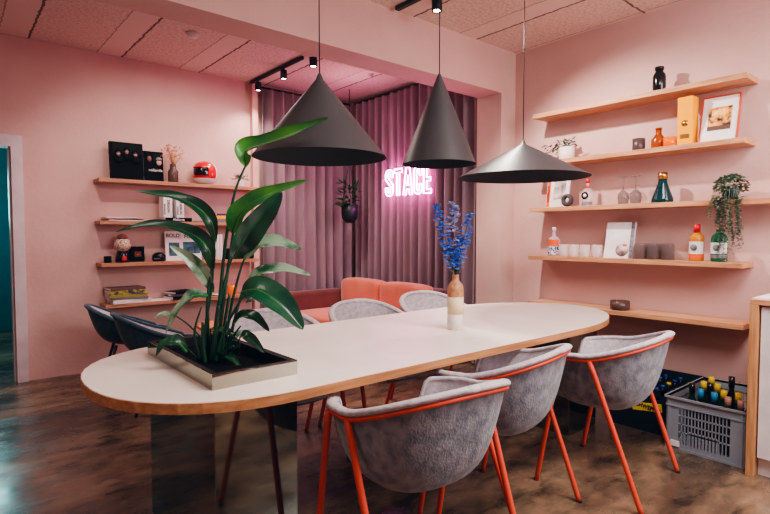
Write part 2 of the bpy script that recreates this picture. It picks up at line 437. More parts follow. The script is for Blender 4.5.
def make_chair(name, label, outer, inner, steel, group, loc, rotz, bar=False, lip=None, rimf=rim_pt, zb=.385, zi=.425, wide=.335):
    t = thing(name, label, 'chair', loc, rotz, group)
    obj('outer_shell', shell_bm(1., zb, rimf), outer, t)
    obj('seat_shell', shell_bm(.94, zi, rimf), inner, t)
    n = 96
    rim = [rimf(2*PI*i/n)[0] for i in range(n)]
    bm = newbm(); tube(bm, [Vector((p.x*.985, p.y*.985, p.z+.004)) for p in rim], .021, 10, True, .62); obj('rolled_rim', bm, lip or inner, t)
    # seat pad
    bm = newbm(); lathe(bm, [(0, .468), (.13, .468), (.17, .462), (.182, .452), (.17, .442), (0, .44)], n=36)
    for v in bm.verts: v.co.y = v.co.y*1.08+.012
    if rimf is rim_low:
        for v in bm.verts: v.co.z -= .035
    if rimf is rim_far:
        for v in bm.verts:
            v.co.x *= 1.28; v.co.y = v.co.y*1.30+.04; v.co.z = .455+(v.co.z-.455)*2.6
    obj('seat_pad', bm, inner, t)
    if rimf is rim_low:
        for sx in (-1, 1):
            for sy, yy in ((-1, -.27), (1, .24)):
                lg = tubeobj('leg', [(sx*.19, sy*.16, .39), (sx*.27, yy, 0)], [.013, .009], steel, t, 10)
                latheobj('foot_cap', [(0, 0), (.0095, 0), (.0095, .01), (0, .01)], M['rubber'], lg, 10, (sx*.27, yy, 0))
            tubeobj('side_stretcher', [(sx*.237, -.22, .17), (sx*.237, .205, .17)], .008, steel, t, 8)
        return t
    # steel band under the lip, from arm to arm round the back
    lo = [p for i in range(-42, 43) for p in [rim_pt(R(3.1*i))[0]]]
    band = [Vector((p.x*1.005, p.y*1.005, p.z-.016)) for p in lo]
    tubeobj('frame_rail', band, .0085, steel, t, 8)
    for s in (-1, 1):
        back = [(s*.315, -.03, .682), (s*.308, -.19, .25), (s*.302, -.28, .0)]
        front = [(s*.305, .12, .672), (s*.304, .19, .30), (s*.302, .245, .0)]
        for pts in (back, front):
            pp = catmull(pts, 5)
            lg = tubeobj('leg', pp, .0125, steel, t, 10)
            e = Vector(pts[2])
            latheobj('foot_cap', [(0, 0), (.0125, 0), (.0125, .012), (0, .012)], M['rubber'], lg, 10, (e.x, e.y, 0))
    if bar:
        tubeobj('stretcher', [(-.315, .17, .33), (.315, .17, .33)], .009, steel, t, 8)
    return t
g1 = 'grey felt armchairs with coral red legs on the near side of the table'
c1 = make_chair('felt_armchair', 'grey felt armchair with red legs nearest the camera, closest to the planter', M['felt'], M['felt_light'], M['red'], g1, (1.335, 1.40, 0), R(-6))
dup(c1, (1.985, 1.525, 0), R(11), 'grey felt armchair with red legs, middle of three on the near table side')
dup(c1, (2.705, 1.37, 0), R(7), 'grey felt armchair with red legs standing nearest the bottle crates')
g2 = 'grey felt armchairs on the far side of the table'
c4 = make_chair('felt_armchair', 'light grey felt armchair tucked under the far side of the table beside the planter', M['felt_navy'], M['felt_light'], M['red'], g2, (1.49, 2.70, 0), R(176), rimf=rim_far, zb=.35, zi=.39)
dup(c4, (2.24, 2.71, 0), R(182), 'light grey felt armchair across the table, in front of the sofa')
dup(c4, (2.97, 2.82, 0), R(178), 'light grey felt armchair across the table, just behind the flower vase')
g3 = 'dark blue lounge chairs with black legs by the left shelves'
c7 = make_chair('lounge_chair', 'dark blue low chair with black legs, nearer the left wall shelves', M['felt_navy'], M['felt_light'], M['black'], g3, (1.27, 4.84, 0), R(-102), lip=M['felt_navy'], rimf=rim_low, zb=.36, zi=.39)
dup(c7, (1.32, 4.20, 0), R(-96), 'dark blue low chair with black legs and pale seat, between its twin and the table')

# ------------------------------------------------------------------ pendant lamps
def pendant(x, z, r, za, label):
    t = thing('pendant_lamp', label, 'lamp', (x, 2.165, z), 0, 'cone pendant lamps over the table')
    h = za-z
    latheobj('lamp_shade', [(r, 0), (r*.985, .006), (.02, h-.03), (.008, h)], M['lamp_out'], t, 72)
    latheobj('shade_lining', [(r, 0), (r*.985, .004), (.02, h-.04), (0, h-.035)], M['lamp_in'], t, 72)
    latheobj('bulb_socket', [(0, h*.45), (.03, h*.45), (.03, h*.62), (0, h*.62)], M['black'], t, 16)
    tubeobj('cable', [(0, 0, h-.01), (0, 0, ZC-z)], .003, M['black'], t, 6)
    latheobj('ceiling_rose', [(0, ZC-z), (.045, ZC-z), (.045, ZC-z-.02), (0, ZC-z-.02)], M['black'], t, 24)
pendant(1.412, 1.668, .322, 2.068, 'large dark cone pendant lamp nearest the big leafy plant')
pendant(2.235, 1.706, .214, 2.225, 'narrow tall dark cone pendant lamp, the middle one above the table')
pendant(3.055, 1.686, .440, 1.94, 'wide shallow dark cone pendant lamp in front of the right wall shelves')

# ------------------------------------------------------------------ spot tracks
def spot_track(name, label, x, y0, y1, spots):
    t = thing(name, label, 'track light', (x, (y0+y1)/2, ZC), 0, 'black ceiling spot tracks')
    m = (y0+y1)/2
    boxobj('track_rail', (-.018, .018, y0-m, y1-m, -.03, 0), M['black'], t, bevel=.003)
    for s in spots:
        sp = latheobj('spotlight', [(0, -.03), (.008, -.03), (.008, -.05), (.033, -.052), (.033, -.14), (.027, -.14), (.025, -.128), (0, -.128)], M['black'], t, 24, (0, s-m, 0))
        latheobj('lens', [(0, -.131), (.024, -.131), (.024, -.134), (0, -.134)], M['lens_glow'], sp, 20, (0, s-m, 0))
spot_track('spot_track', 'black ceiling track with two lit spots near the top of the left curtain', 2.69, 4.42, 5.50, (4.78, 5.34))
# single surface spots
def surface_spot(x, y, label):
    t = thing('ceiling_spotlight', label, 'spotlight', (x, y, ZC), 0, 'black ceiling spotlights')
    latheobj('housing', [(0, 0), (.038, 0), (.038, -.085), (.030, -.085), (.027, -.074), (0, -.074)], M['black'], t, 24)
    latheobj('lens', [(0, -.076), (.026, -.076), (.026, -.080), (0, -.080)], M['lens_glow'], t, 20)
surface_spot(2.80, 4.40, 'single lit black ceiling spot at the right end of the spot track')
surface_spot(2.80, 2.74, 'lit black ceiling spot above the middle cone pendant')
t = thing('spot_track', 'short black ceiling track at the top edge of the picture beside a lit spot', 'track light', (2.66, 3.0, ZC), 0, 'black ceiling spot tracks')
boxobj('track_rail', (-.02, .02, -.28, .02, -.03, 0), M['black'], t, bevel=.003)
t = tag(latheobj('ceiling_sensor', [(0, 0), (.05, 0), (.05, -.015), (.035, -.035), (0, -.04)], M['white'], None, 24), 'small round white sensor on the rough ceiling at upper left', 'sensor')
t.location = (1.68, 4.52, ZC)
t = tag(latheobj('ceiling_sensor', [(0, 0), (.03, 0), (.03, -.01), (.012, -.02), (.012, -.05), (0, -.05)], M['white_paint'], None, 16), 'tiny white sprinkler head on the alcove ceiling near the curtain corner', 'sensor')
t.location = (3.55, 4.45, ZC)

# ------------------------------------------------------------------ curtains
def curtain(p0, p1, z0, z1, label, seed, nf, amp=.06):
    rnd = random.Random(seed); bm = newbm()
    p0 = Vector(p0); p1 = Vector(p1); d = p1-p0; L = d.length; nrm = Vector((-d.y, d.x, 0)).normalized(); n = nf*14
    ph = [rnd.uniform(-.5, .5) for _ in range(nf+2)]; am = [rnd.uniform(.65, 1.2) for _ in range(nf+2)]
    rows = []
    for zi in range(13):
        f = zi/12; z = z0+(z1-z0)*f; row = []
        for i in range(n+1):
            u = i/n; k = u*nf; ki = int(k); w = k-ki
            p = ph[ki]*(1-w)+ph[ki+1]*w; a = am[ki]*(1-w)+am[ki+1]*w
            tight = .75+.25*(1-f)
            o = amp*a*tight*math.sin(2*PI*k+p*1.6+.25*math.sin(f*4+ki))+.008*math.sin(4*PI*k+p*5)
            q = p0+d*u+nrm*o
            row.append(bm.verts.new((q.x, q.y, z)))
        rows.append(row)
    for a, b in zip(rows, rows[1:]):
        for i in range(n):
            f = bm.faces.new((a[i], a[i+1], b[i+1], b[i])); f.smooth = True
    o = thing('curtain', label, 'curtain', (p0+d/2).to_tuple()[:2]+(0,), 0, 'mauve floor-length alcove curtains')
    cen = Vector(o.location)
    for v in bm.verts: v.co -= cen
    obj('curtain_fabric', bm, M['curtain'], o)
    a = p0-cen; b = p1-cen
    r = tubeobj('curtain_rail', [(a.x, a.y, z1+.015), (b.x, b.y, z1+.015)], .012, M['black'], o, 8)
    return o
curtain((2.80, 5.48, 0), (4.04, 5.49, 0), .02, 2.93, 'mauve pleated curtain on the left side of the alcove, behind the big plant', 3, 9)
curtain((4.07, 5.43, 0), (4.04, 3.375, 0), .02, 2.93, 'mauve pleated curtain behind the pink neon sign and sofa', 5, 16)

# ------------------------------------------------------------------ neon sign (faces -X, reads along -Y)
def neon():
    H = .275
    def rnd(cx, cy, rx, ry, a0, a1, n=8): return [(cx+rx*math.cos(R(a0+(a1-a0)*i/n)), cy+ry*math.sin(R(a0+(a1-a0)*i/n))) for i in range(n+1)]
    S = [(.0, .055)]+rnd(.05, .05, .05, .05, 180, 360)+[(.10, .115), (.034, .19), (.034, .225)]+rnd(.05, .222, .016, .022, 180, 0, 6)+[(.066, .195), (.10, .195), (.10, .222)]+rnd(.05, .222, .05, .05, 0, 180)+[(.0, .175), (.066, .10), (.066, .055)]+rnd(.05, .052, .016, .022, 0, -180, 6)+[(.034, .085), (0, .085)]
    Tt = [(.033, 0), (.067, 0), (.067, .235), (.10, .235), (.10, .272), (0, .272), (0, .235), (.033, .235)]
    A = [(0, 0), (.034, 0), (.042, .055), (.072, .055), (.08, 0), (.114, 0), (.078, .272), (.036, .272)]
    A2 = [(.046, .09), (.068, .09), (.057, .19)]
    C = rnd(.05, .05, .05, .05, 180, 360)+[(.10, .095), (.066, .095), (.066, .052)]+rnd(.05, .052, .016, .022, 0, -180, 6)+[(.034, .215)]+rnd(.05, .222, .016, .022, 180, 0, 6)+[(.066, .185), (.10, .185)]+rnd(.05, .222, .05, .05, 0, 180)
    Ee = [(0, 0), (.088, 0), (.088, .036), (.036, .036), (.036, .118), (.078, .118), (.078, .152), (.036, .152), (.036, .236), (.088, .236), (.088, .272), (0, .272)]
    t = thing('neon_sign', 'glowing pink outlined neon sign reading STACE on the mauve curtain', 'neon sign', (3.96, 4.69, 1.735))
    x = 0
    k = 1.06*1.22
    for nm, loops, w in (('S', [S], .10), ('T', [Tt], .10), ('A', [A, A2], .114), ('C', [C], .10), ('E', [Ee], .088)):
        bm = newbm()
        for lp in loops:
            pts = [Vector((0, -(x+px)*k, pz*1.09)) for px, pz in lp]
            tube(bm, pts, .0075, 8, True)
        obj('neon_letter', bm, M['neon'], t)
        x += w+.018
    for yy in (-.03, -.70):
        tubeobj('hanging_wire', [(0, yy, .29), (.0, yy, 1.2)], .0012, M['black'], t, 4)
neon()

# ------------------------------------------------------------------ hanging plant in the curtain corner
def leafcard(bm, c, d, L, W, mi=0, curl=.2):
    """one folded pointed leaf from c along d"""
    d = Vector(d).normalized(); up = Vector((0, 0, 1)); s = d.cross(up)
    if s.length < .1: s = Vector((1, 0, 0))
    s.normalize(); nn = s.cross(d)
    c = Vector(c)
    a = bm.verts.new(c); m1 = bm.verts.new(c+d*L*.5-nn*W*.25); e = bm.verts.new(c+d*L-nn*L*curl*.3)
    l1 = bm.verts.new(c+d*L*.45+s*W*.5); r1 = bm.verts.new(c+d*L*.45-s*W*.5)
    for q in ((a, l1, m1), (a, m1, r1), (l1, e, m1), (m1, e, r1)):
        f = bm.faces.new(q); f.smooth = True; f.material_index = mi
hp = thing('hanging_planter', 'dark round hanging pot with trailing green leaves in the curtain corner', 'hanging plant', (3.72, 5.07, 1.43))
latheobj('pot', [(0, 0), (.05, .006), (.088, .05), (.098, .11), (.098, .22), (.09, .22), (.09, .12), (0, .12)], M['crate_black'], hp, 28)
for a in (0, 120, 240):
    tubeobj('hanging_cord', [(.094*math.cos(R(a)), .094*math.sin(R(a)), .215), (0, 0, .75), (0, 0, ZC-1.43)], .004, M['black'], hp, 5)
bm = newbm()
for i in range(70):
    a = random.uniform(0, 2*PI); el = random.uniform(.1, 1.3); r = random.uniform(.02, .1)
    c = (r*math.cos(a), r*math.sin(a), .2+random.uniform(0, .28))
    leafcard(bm, c, (math.cos(a)*math.cos(el), math.sin(a)*math.cos(el), math.sin(el)-.3), random.uniform(.06, .11), .04)
obj('foliage', bm, M['leaf'], hp)
bm = newbm()
for i in range(34):
    a = random.uniform(2.2, 4.2); c = (-.1+random.uniform(-.08, .03), random.uniform(-.1, .03), .2+random.uniform(0, .1))
    leafcard(bm, c, (math.cos(a), math.sin(a), .2), random.uniform(.05, .09), .035)
obj('bright_foliage', bm, M['leaf_bright'], hp)

# ------------------------------------------------------------------ sofa
sf = thing('sofa', 'salmon orange two-seat sofa with dark red frame in front of the curtain', 'sofa', (3.5, 4.45, 0))
def soff(o): return off(o, (3.5, 4.45, 0))
soff(boxobj('sofa_base', (2.97, 3.95, 3.64, 5.36, .12, .30), M['sofa_dark'], sf, .03, 3))
soff(boxobj('backrest_frame', (3.80, 3.94, 3.62, 5.36, .28, .745), M['sofa_dark'], sf, .05, 4))
soff(boxobj('armrest', (2.98, 3.85, 5.215, 5.36, .28, .64), M['sofa_dark'], sf, .045, 4))
def cushion(name, d, m, parent, puff=.02):
    bm = newbm(); x0, x1, y0, y1, z0, z1 = d
    c = Vector(((x0+x1)/2, (y0+y1)/2, (z0+z1)/2)); hx, hy, hz = (x1-x0)/2, (y1-y0)/2, (z1-z0)/2
    bmesh.ops.create_cube(bm, size=2)
    bmesh.ops.subdivide_edges(bm, edges=bm.edges[:], cuts=7, use_grid_fill=True)
    for v in bm.verts:
        x, y, z = v.co; e = 7.
        l = (abs(x)**e+abs(y)**e+abs(z)**e)**(1/e)
        x, y, z = x/l, y/l, z/l
        v.co = (c.x+hx*x*(1+puff*(1-y*y)*(1-z*z)), c.y+hy*y, c.z+hz*z*(1+puff*6*(1-y*y)*(1-x*x)))
    o = obj(name, bm, m, parent, smooth=True)
    return o
for y0, y1 in ((3.66, 4.475), (4.485, 5.21)):
    soff(cushion('seat_cushion', (2.98, 3.74, y0, y1, .29, .44), M['sofa'], sf))
    soff(cushion('back_cushion', (3.66, 3.86, y0+(.10 if y0 < 4 else 0), y1, .43, .775), M['sofa'], sf, .01))
for x in (3.08, 3.9):
    for y in (3.7, 5.22):
        soff(tubeobj('leg', [(x, y, 0), (x, y, .13)], .018, M['black'], sf, 10))

# ------------------------------------------------------------------ low slatted round table behind the plant
st = thing('slatted_table', 'low round orange wooden slatted table between the planter and the left shelves', 'table', (1.99, 4.49, 0))
for i in range(7):
    y = -.24+.08*i; hw = math.sqrt(max(.0, .30**2-y*y))
    boxobj('slat', (-hw, hw, y-.033, y+.033, .47, .495), M['slat'], st, .004)
bm = newbm(); box(bm, -.04, .04, -.26, .26, .44, .47); obj('batten', bm, M['slat'], st)
for i in range(4):
    a = R(45+90*i); tubeobj('leg', [(.17*math.cos(a), .17*math.sin(a), .47), (.22*math.cos(a), .22*math.sin(a), 0)], .016, M['slat'], st, 10)

# ------------------------------------------------------------------ shelves
NS = [(1.11, 2.68, 1.812), (1.11, 2.68, 1.422), (1.115, 2.68, 1.03), (1.14, 2.68, .645)]
nl = ['topmost oak shelf on the left wall, holding the red helmet', 'second oak shelf on the left wall, holding magazines and books', 'third oak shelf on the left wall, holding the gumball jar', 'lowest oak shelf on the left wall, holding a stack of picture books']
for (x0, x1, z), l in zip(NS, nl):
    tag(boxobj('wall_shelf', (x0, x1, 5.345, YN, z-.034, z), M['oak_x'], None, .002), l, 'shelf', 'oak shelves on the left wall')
ES = [(1.12, 2.715, 2.335), (1.125, 2.73, 1.925), (.80, 2.735, 1.528), (1.115, 2.745, 1.112), (1.10, 2.745, .71)]
el = ['topmost oak shelf on the right wall, holding one black bottle', 'second oak shelf on the right wall, holding the yellow box and red framed picture', 'third oak shelf on the right wall, with the trailing plant', 'fourth oak shelf on the right wall, crowded with glasses and bottles', 'lowest oak shelf on the right wall, holding one brown glass bowl']
for (y0, y1, z), l in zip(ES, el):
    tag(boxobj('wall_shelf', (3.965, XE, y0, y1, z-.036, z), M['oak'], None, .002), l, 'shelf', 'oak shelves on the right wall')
ZN = [z for *_, z in NS]; ZE = [z for *_, z in ES]

# ------------------------------------------------------------------ generic shelf objects
def bottle(name, label, cat, loc, r, h, neck_r, body_m, cap_m=None, cap_h=.02, sh=.62, label_parts=(), group=None, n=28, flat=None, neck0=.80):
    t = thing(name, label, cat, loc, 0, group)
    o = latheobj('bottle_body', [(0, 0), (r*.92, 0), (r, .008), (r, h*sh), (r*.86, h*(sh+.07)), (neck_r*1.15, h*neck0), (neck_r, h*(neck0+.04)), (neck_r, h-cap_h*.5), (0, h-cap_h*.5)], body_m, t, n)
    if cap_m: latheobj('cap', [(0, h-cap_h), (neck_r*1.18, h-cap_h), (neck_r*1.18, h), (0, h)], cap_m, t, n)
    for z0, z1, m, nm in label_parts:
        bm = newbm(); k = 24; a0, a1 = R(100), R(260)     # wrap faces the room
        if loc[1] > 5: a0, a1 = R(190), R(350)
        va = []; vb = []
        for i in range(k+1):
            a = a0+(a1-a0)*i/k
            va.append(bm.verts.new(((r+.0012)*math.cos(a), (r+.0012)*math.sin(a), z0))); vb.append(bm.verts.new(((r+.0012)*math.cos(a), (r+.0012)*math.sin(a), z1)))
        for i in range(k): bm.faces.new((va[i], va[i+1], vb[i+1], vb[i])).smooth = True
        obj(nm, bm, m, t)
    return t

def standing_book(name, label, cat, loc, rotz, w, h, d, cover, tilt=0., parts=(), group=None, spine=None):
    """front cover faces local -Y, bottom at z=0, leans back by tilt"""
    t = thing(name, label, cat, loc, rotz, group); t.rotation_euler = (-tilt, 0, rotz)
    boxobj('cover', (-w/2, w/2, 0, d, 0, h), cover, t, .001)
    boxobj('page_block', (-w/2+.003, w/2+.001, .003, d-.003, .004, h+.0008), M['paper'], t)
    if spine: boxobj('spine', (-w/2-.0015, -w/2+.004, -.001, d+.001, 0, h), spine, t)
    for x0, x1, z0, z1, m, nm in parts:
        boxobj(nm, (x0, x1, -.0022, 0, z0, z1), m, t)
    return t

def flat_stack(specs, group):
    """specs: (label, cx, cy, z, w, d, h, rot, cover, name)"""
    for label, cx, cy, z, w, d, h, rot, cover, nm in specs:
        t = thing(nm, label, 'book' if nm == 'book' else 'magazine', (cx, cy, z), R(rot), group)
        boxobj('cover', (-w/2, w/2, -d/2, d/2, 0, h), cover, t, .0015)
        boxobj('page_block', (-w/2-.0008, w/2+.0008, (-d/2-.0008 if cover == M['paper'] else -d/2+.002), d/2-.004, min(.003, h*.2), h-min(.003, h*.2)), M['paper'], t)

# --- east shelf 1
bottle('bottle', 'black glass apothecary bottle alone on the topmost right shelf', 'bottle', (4.06, 1.70, ZE[0]), .044, .185, .026, M['dark_glass'], M['dark_glass'], .022, .66, neck0=.79)
# --- east shelf 2
def small_pot(label, loc, r, h, potm, nleaf, spread, name='potted_plant', lm=None, droop=0., L=.05, seed=1):
    rnd = random.Random(seed)
    t = thing(name, label, 'plant', loc)
    latheobj('pot', [(0, 0), (r*.94, 0), (r, .006), (r, h), (r*.92, h), (r*.92, h*.8), (0, h*.8)], potm, t, 28)
    bm = newbm()
    for i in range(nleaf):
        a = rnd.uniform(0, 2*PI); q = rnd.uniform(0, spread)
        c = Vector((q*math.cos(a), q*math.sin(a), h+rnd.uniform(0, spread*.8)))
        leafcard(bm, c, (math.cos(a), math.sin(a), rnd.uniform(-.3, 1)), rnd.uniform(.6, 1)*L, L*.45)
    obj('foliage', bm, lm or M['sage_dark'], t)
    return t
pp = small_pot('small grey-green leafy plant in a white pot on the second right shelf', (4.06, 2.44, ZE[1]), .062, .105, M['white_glaze'], 60, .07, seed=4)
bm = newbm()
for i in range(60):
    c = (random.uniform(-.06, .02), .05+random.uniform(0, .14), .12-random.uniform(-.03, .12))
    leafcard(bm, c, (random.uniform(-1, 1), 1, random.uniform(-1, .5)), .045, .02)
obj('trailing_foliage', bm, M['sage_dark'], pp)
t = tag(latheobj('candle_glass', [(0, 0), (.042, 0), (.045, .004), (.045, .092), (.041, .092), (.041, .04), (0, .04)], M['smoke_cup'], None, 28), 'grey-brown glass tumbler candle on the second right shelf', 'candle')
t.location = (4.05, 1.835, ZE[1])
bottle('bottle', 'round amber glass bottle with short neck on the second right shelf', 'bottle', (4.07, 1.70, ZE[1]), .05, .155, .02, M['amber_glass'], M['amber_glass'], .012, .45, neck0=.68)
t = tag(latheobj('glass_tumbler', [(0, 0), (.036, 0), (.042, .005), (.046, .068), (.042, .068), (.037, .01), (0, .01)], M['orange_glass'], None, 28), 'short bright orange glass tumbler beside the amber bottle', 'glass')
t.location = (4.03, 1.605, ZE[1])
yb = thing('gift_box', 'tall bright yellow bottle box on the second right shelf', 'box', (4.06, 1.50, ZE[1]), 0)
boxobj('box_body', (-.05, .05, -.05, .05, 0, .335), M['yellow_card'], yb, .002)
bm = newbm(); lathe(bm, [(0, -.001), (.022, -.001), (.022, .001), (0, .001)], n=24); e = obj('embossed_seal', bm, M['gold'], yb); e.rotation_euler = (0, R(90), 0); e.location = (-.051, 0, .15)
boxobj('embossed_band', (-.052, -.05, -.03, .03, .045, .075), M['gold'], yb)
fr = thing('framed_picture', 'orange-red framed picture of a warm-lit room leaning on the second right shelf', 'picture', (4.03, 1.305, ZE[1]), R(-90)); fr.rotation_euler = (R(-14), 0, R(-90))
w, h = .235, .335
bm = newbm()
for d in ((-w/2, w/2, 0, .018, 0, .01), (-w/2, w/2, 0, .018, h-.01, h), (-w/2, -w/2+.01, 0, .018, .01, h-.01), (w/2-.01, w/2, 0, .018, .01, h-.01)): box(bm, *d)
obj('frame_moulding', bm, M['frame_red'], fr)
boxobj('mount_board', (-w/2+.01, w/2-.01, .006, .014, .01, h-.01), M['white'], fr)
ph = boxobj('photo_print', (-.07, .07, .003, .006, .085, .25), M['photo_warm'], fr)
boxobj('photo_floor_area', (-.07, .07, .002, .003, .085, .115), M['brown_book'], fr)
boxobj('photo_window_area', (-.05, .03, .002, .003, .19, .232), mat('glowing_print_area', (255, 214, 130), .4, c2=(240, 150, 60), scale=20), fr)
# --- east shelf 3
a3 = standing_book('picture_book', 'white book with a soft portrait cover leaning behind the wide lamp', 'book', (4.04, 2.52, ZE[2]), R(-90), .21, .265, .02, M['white'], R(8),
    [(-.035, .075, .07, .235, M['photo_soft'], 'cover_portrait'), (-.1, -.07, .01, .25, M['orange'], 'colour_strip')])
text('cover_lettering', 'SCHMUCK', .03, M['dark_print'], a3, (-.085, -.004, .12), (R(90), R(-90), 0), ext=.0003)
bm = newbm(); n = 28
tube(bm, [(0, .036*math.cos(2*PI*i/n), .053+.036*math.sin(2*PI*i/n)) for i in range(n)], .017, 12, True)
for v in bm.verts: v.co.x *= 1.4
o = tag(obj('ring_vase', bm, M['stone'], None), 'dark round ring-shaped vase with a hole in front of the white book', 'vase'); o.location = (3.995, 2.39, ZE[2])
g = bottle('gin_bottle', 'clear bottle with red neck and round dark label on the third right shelf', 'bottle', (4.07, 2.25, ZE[2]), .045, .225, .014, M['clear_glass'], M['red_cap'], .035, .52, [(.0, .035, M['grey_print'], 'base_band')], neck0=.66)
bm = newbm(); lathe(bm, [(0, -.001), (.03, -.001), (.03, .001), (0, .001)], n=24); e = obj('round_label', bm, M['dark_print'], g); e.rotation_euler = (0, R(90), 0); e.location = (-.048, 0, .085)
bm = newbm(); lathe(bm, [(0, -.001), (.015, -.001), (.015, .001), (0, .001)], n=24); e = obj('label_emblem', bm, M['white'], g); e.rotation_euler = (0, R(90), 0); e.location = (-.0505, 0, .085)
latheobj('red_collar', [(.0, .140), (.0165, .140), (.0165, .168), (0, .168)], M['red_cap'], g, 20)
def wine_upside(y, label, x=4.06):
    t = thing('wine_glass', label, 'glass', (x, y, ZE[2]), 0, 'upturned wine glasses on the third right shelf')
    latheobj('bowl', [(.036, 0), (.044, .05), (.04, .085), (.012, .112), (.0, .116), (.0, .112), (.012, .107), (.038, .083), (.042, .05), (.034, .001)], M['smoke_glass'], t, 24)
    latheobj('stem', [(.0, .113), (.005, .113), (.0035, .15), (.0035, .205), (0, .205)], M['smoke_glass'], t, 10)
    latheobj('foot', [(0, .204), (.01, .204), (.036, .212), (.036, .215), (0, .215)], M['smoke_glass'], t, 24)
wine_upside(1.95, 'upturned smoked wine glass on the third right shelf, the left of the pair')
wine_upside(1.855, 'upturned smoked wine glass on the third right shelf, nearer the teal decanter')
d = thing('decanter', 'dark teal conical glass decanter with a brass collar on the third right shelf', 'decanter', (4.06, 1.66, ZE[2]))
latheobj('glass_body', [(0, 0), (.07, 0), (.075, .008), (.072, .03), (.033, .14), (.029, .175), (0, .175)], M['teal_glass'], d, 36)
latheobj('brass_collar', [(0, .172), (.032, .172), (.032, .222), (0, .222)], M['gold'], d, 28)
# trailing plant
tp = thing('trailing_plant', 'grey-green trailing plant in a dark pot spilling over the third right shelf', 'plant', (4.05, 1.22, ZE[2]))
latheobj('pot', [(0, 0), (.045, 0), (.058, .09), (.052, .09), (.045, .06), (0, .06)], M['crate_black'], tp, 24)
rnd = random.Random(11); bm = newbm()
for i in range(620):
    a = rnd.uniform(0, 2*PI); el = rnd.uniform(-.2, 1.4); r = rnd.uniform(.07, .095)
    c = Vector((r*math.cos(a)*math.cos(el)*.9, r*math.sin(a)*math.cos(el), .075+r*math.sin(el)))
    if c.y < -.02 and c.y > -.09 and c.x < 0 and .03 < c.z < .12 and rnd.random() < .75: continue
    leafcard(bm, c, (math.cos(a), math.sin(a), rnd.uniform(-.6, .6)), .024, .02)
obj('crown_foliage', bm, M['sage'], tp)
for sI in range(20):
    bm = newbm(); y = -.085+.165*sI/19; L = rnd.uniform(.22, .42)
    if sI > 14: L *= .55
    if sI < 10: L += .02
    x = -.085-rnd.uniform(.02, .05); p = Vector((x+.03, y, .03)); pts = [Vector((x+.06, y*.7, .09)), p]
    nseg = 16
    for j in range(nseg):
        p = p+Vector((-.0035 if j < 4 else 0, rnd.uniform(-.008, .006), -L/nseg)); pts.append(p)
        for q in range(4):
            a = rnd.uniform(0, 2*PI); leafcard(bm, p+Vector((0, 0, rnd.uniform(-.01, .01))), (math.cos(a), math.sin(a), rnd.uniform(-.5, .3)), .018, .015)
    tube(bm, pts, .001, 4)
    obj('trailing_strand', bm, M['sage' if sI % 3 else 'sage_dark'], tp)
# --- east shelf 4
bottle('spirit_bottle', 'clear bottle with orange and blue label, far left of the fourth right shelf', 'bottle', (4.07, 2.555, ZE[3]), .052, .245, .014, M['clear_glass'], M['white'], .03, .55,
       [(.01, .085, M['blue_print'], 'blue_label'), (.085, .14, M['orange'], 'orange_label')], neck0=.7)
def tumbler(label, loc, r, h, m, group, upside=False):
    prof = [(0, 0), (r*.86, 0), (r*.9, .004), (r, h), (r-.003, h), (r*.86, .012), (0, .012)]
    if upside: prof = [(p, h-z) for p, z in prof]
    o = tag(latheobj('drinking_glass', prof, m, None, 26), label, 'glass', group); o.location = loc
for y, x, wd in ((2.44, 4.04, 'right beside the orange and blue labelled bottle'), (2.345, 4.04, 'second from the orange and blue labelled bottle'), (2.25, 4.04, 'third from the orange and blue labelled bottle'), (2.155, 4.06, 'clear glass tumbler standing closest to the white mug magazine')):
    tumbler(wd if 'tumbler' in wd else 'clear glass tumbler, '+wd, (x, y, ZE[3]), .043, .1, M['clear_glass'], 'clear glasses on the fourth right shelf')
b4 = standing_book('magazine', 'white magazine with a round mug picture leaning on the fourth right shelf', 'magazine', (4.03, 1.975, ZE[3]), R(-90), .225, .285, .022, M['white'], R(12),
    [(.085, .1125, .0, .285, M['grey_print'], 'patterned_edge')])
bm = newbm(); lathe(bm, [(0, -.001), (.05, -.001), (.05, .001), (0, .001)], n=32); e = obj('mug_picture', bm, M['photo_soft'], b4); e.rotation_euler = (R(90), 0, 0); e.location = (.03, -.0015, .065)
boxobj('red_mark', (.035, .065, -.004, -.002, .095, .112), M['orange'], b4)
for i, (y, x) in enumerate(((1.80, 4.03), (1.705, 4.03), (1.60, 4.03), (1.755, 4.12), (1.655, 4.12))):
    lab = ['smoked grey tumbler right beside the white magazine, front row', 'smoked grey tumbler, middle of the front row right of the magazine', 'smoked grey tumbler in the front row nearest the whisky bottle',
           'smoked grey tumbler in the back row, nearer the white magazine', 'smoked grey tumbler in the back row, nearer the whisky bottle'][i]
    tumbler(lab, (x, y, ZE[3]), .045, .118, M['smoke_glass'], 'upturned smoked tumblers on the fourth right shelf', True)
w1 = bottle('whisky_bottle', 'golden whisky bottle with red cap and white label on the fourth right shelf', 'bottle', (4.04, 1.415, ZE[3]), .046, .258, .018, M['whisky'], M['red_cap'], .06, .62, [(.02, .05, M['orange'], 'orange_band'), (.05, .135, M['white'], 'white_label')], neck0=.76)
w2 = bottle('gin_bottle', 'green gin bottle with white label standing under the trailing plant', 'bottle', (4.04, 1.275, ZE[3]), .05, .235, .02, M['green_gin'], M['gold'], .02, .68, [(.055, .13, M['white'], 'white_label'), (.025, .05, M['grey_print'], 'grey_band')], neck0=.82)
for wb, m in ((w1, M['orange']), (w2, M['gold'])):
    bm = newbm(); lathe(bm, [(0, -.001), (.022, -.001), (.022, .001), (0, .001)], n=20); e = obj('label_emblem', bm, M['grey_print'], wb); e.rotation_euler = (0, R(90), 0); e.location = (-.052, 0, .095)
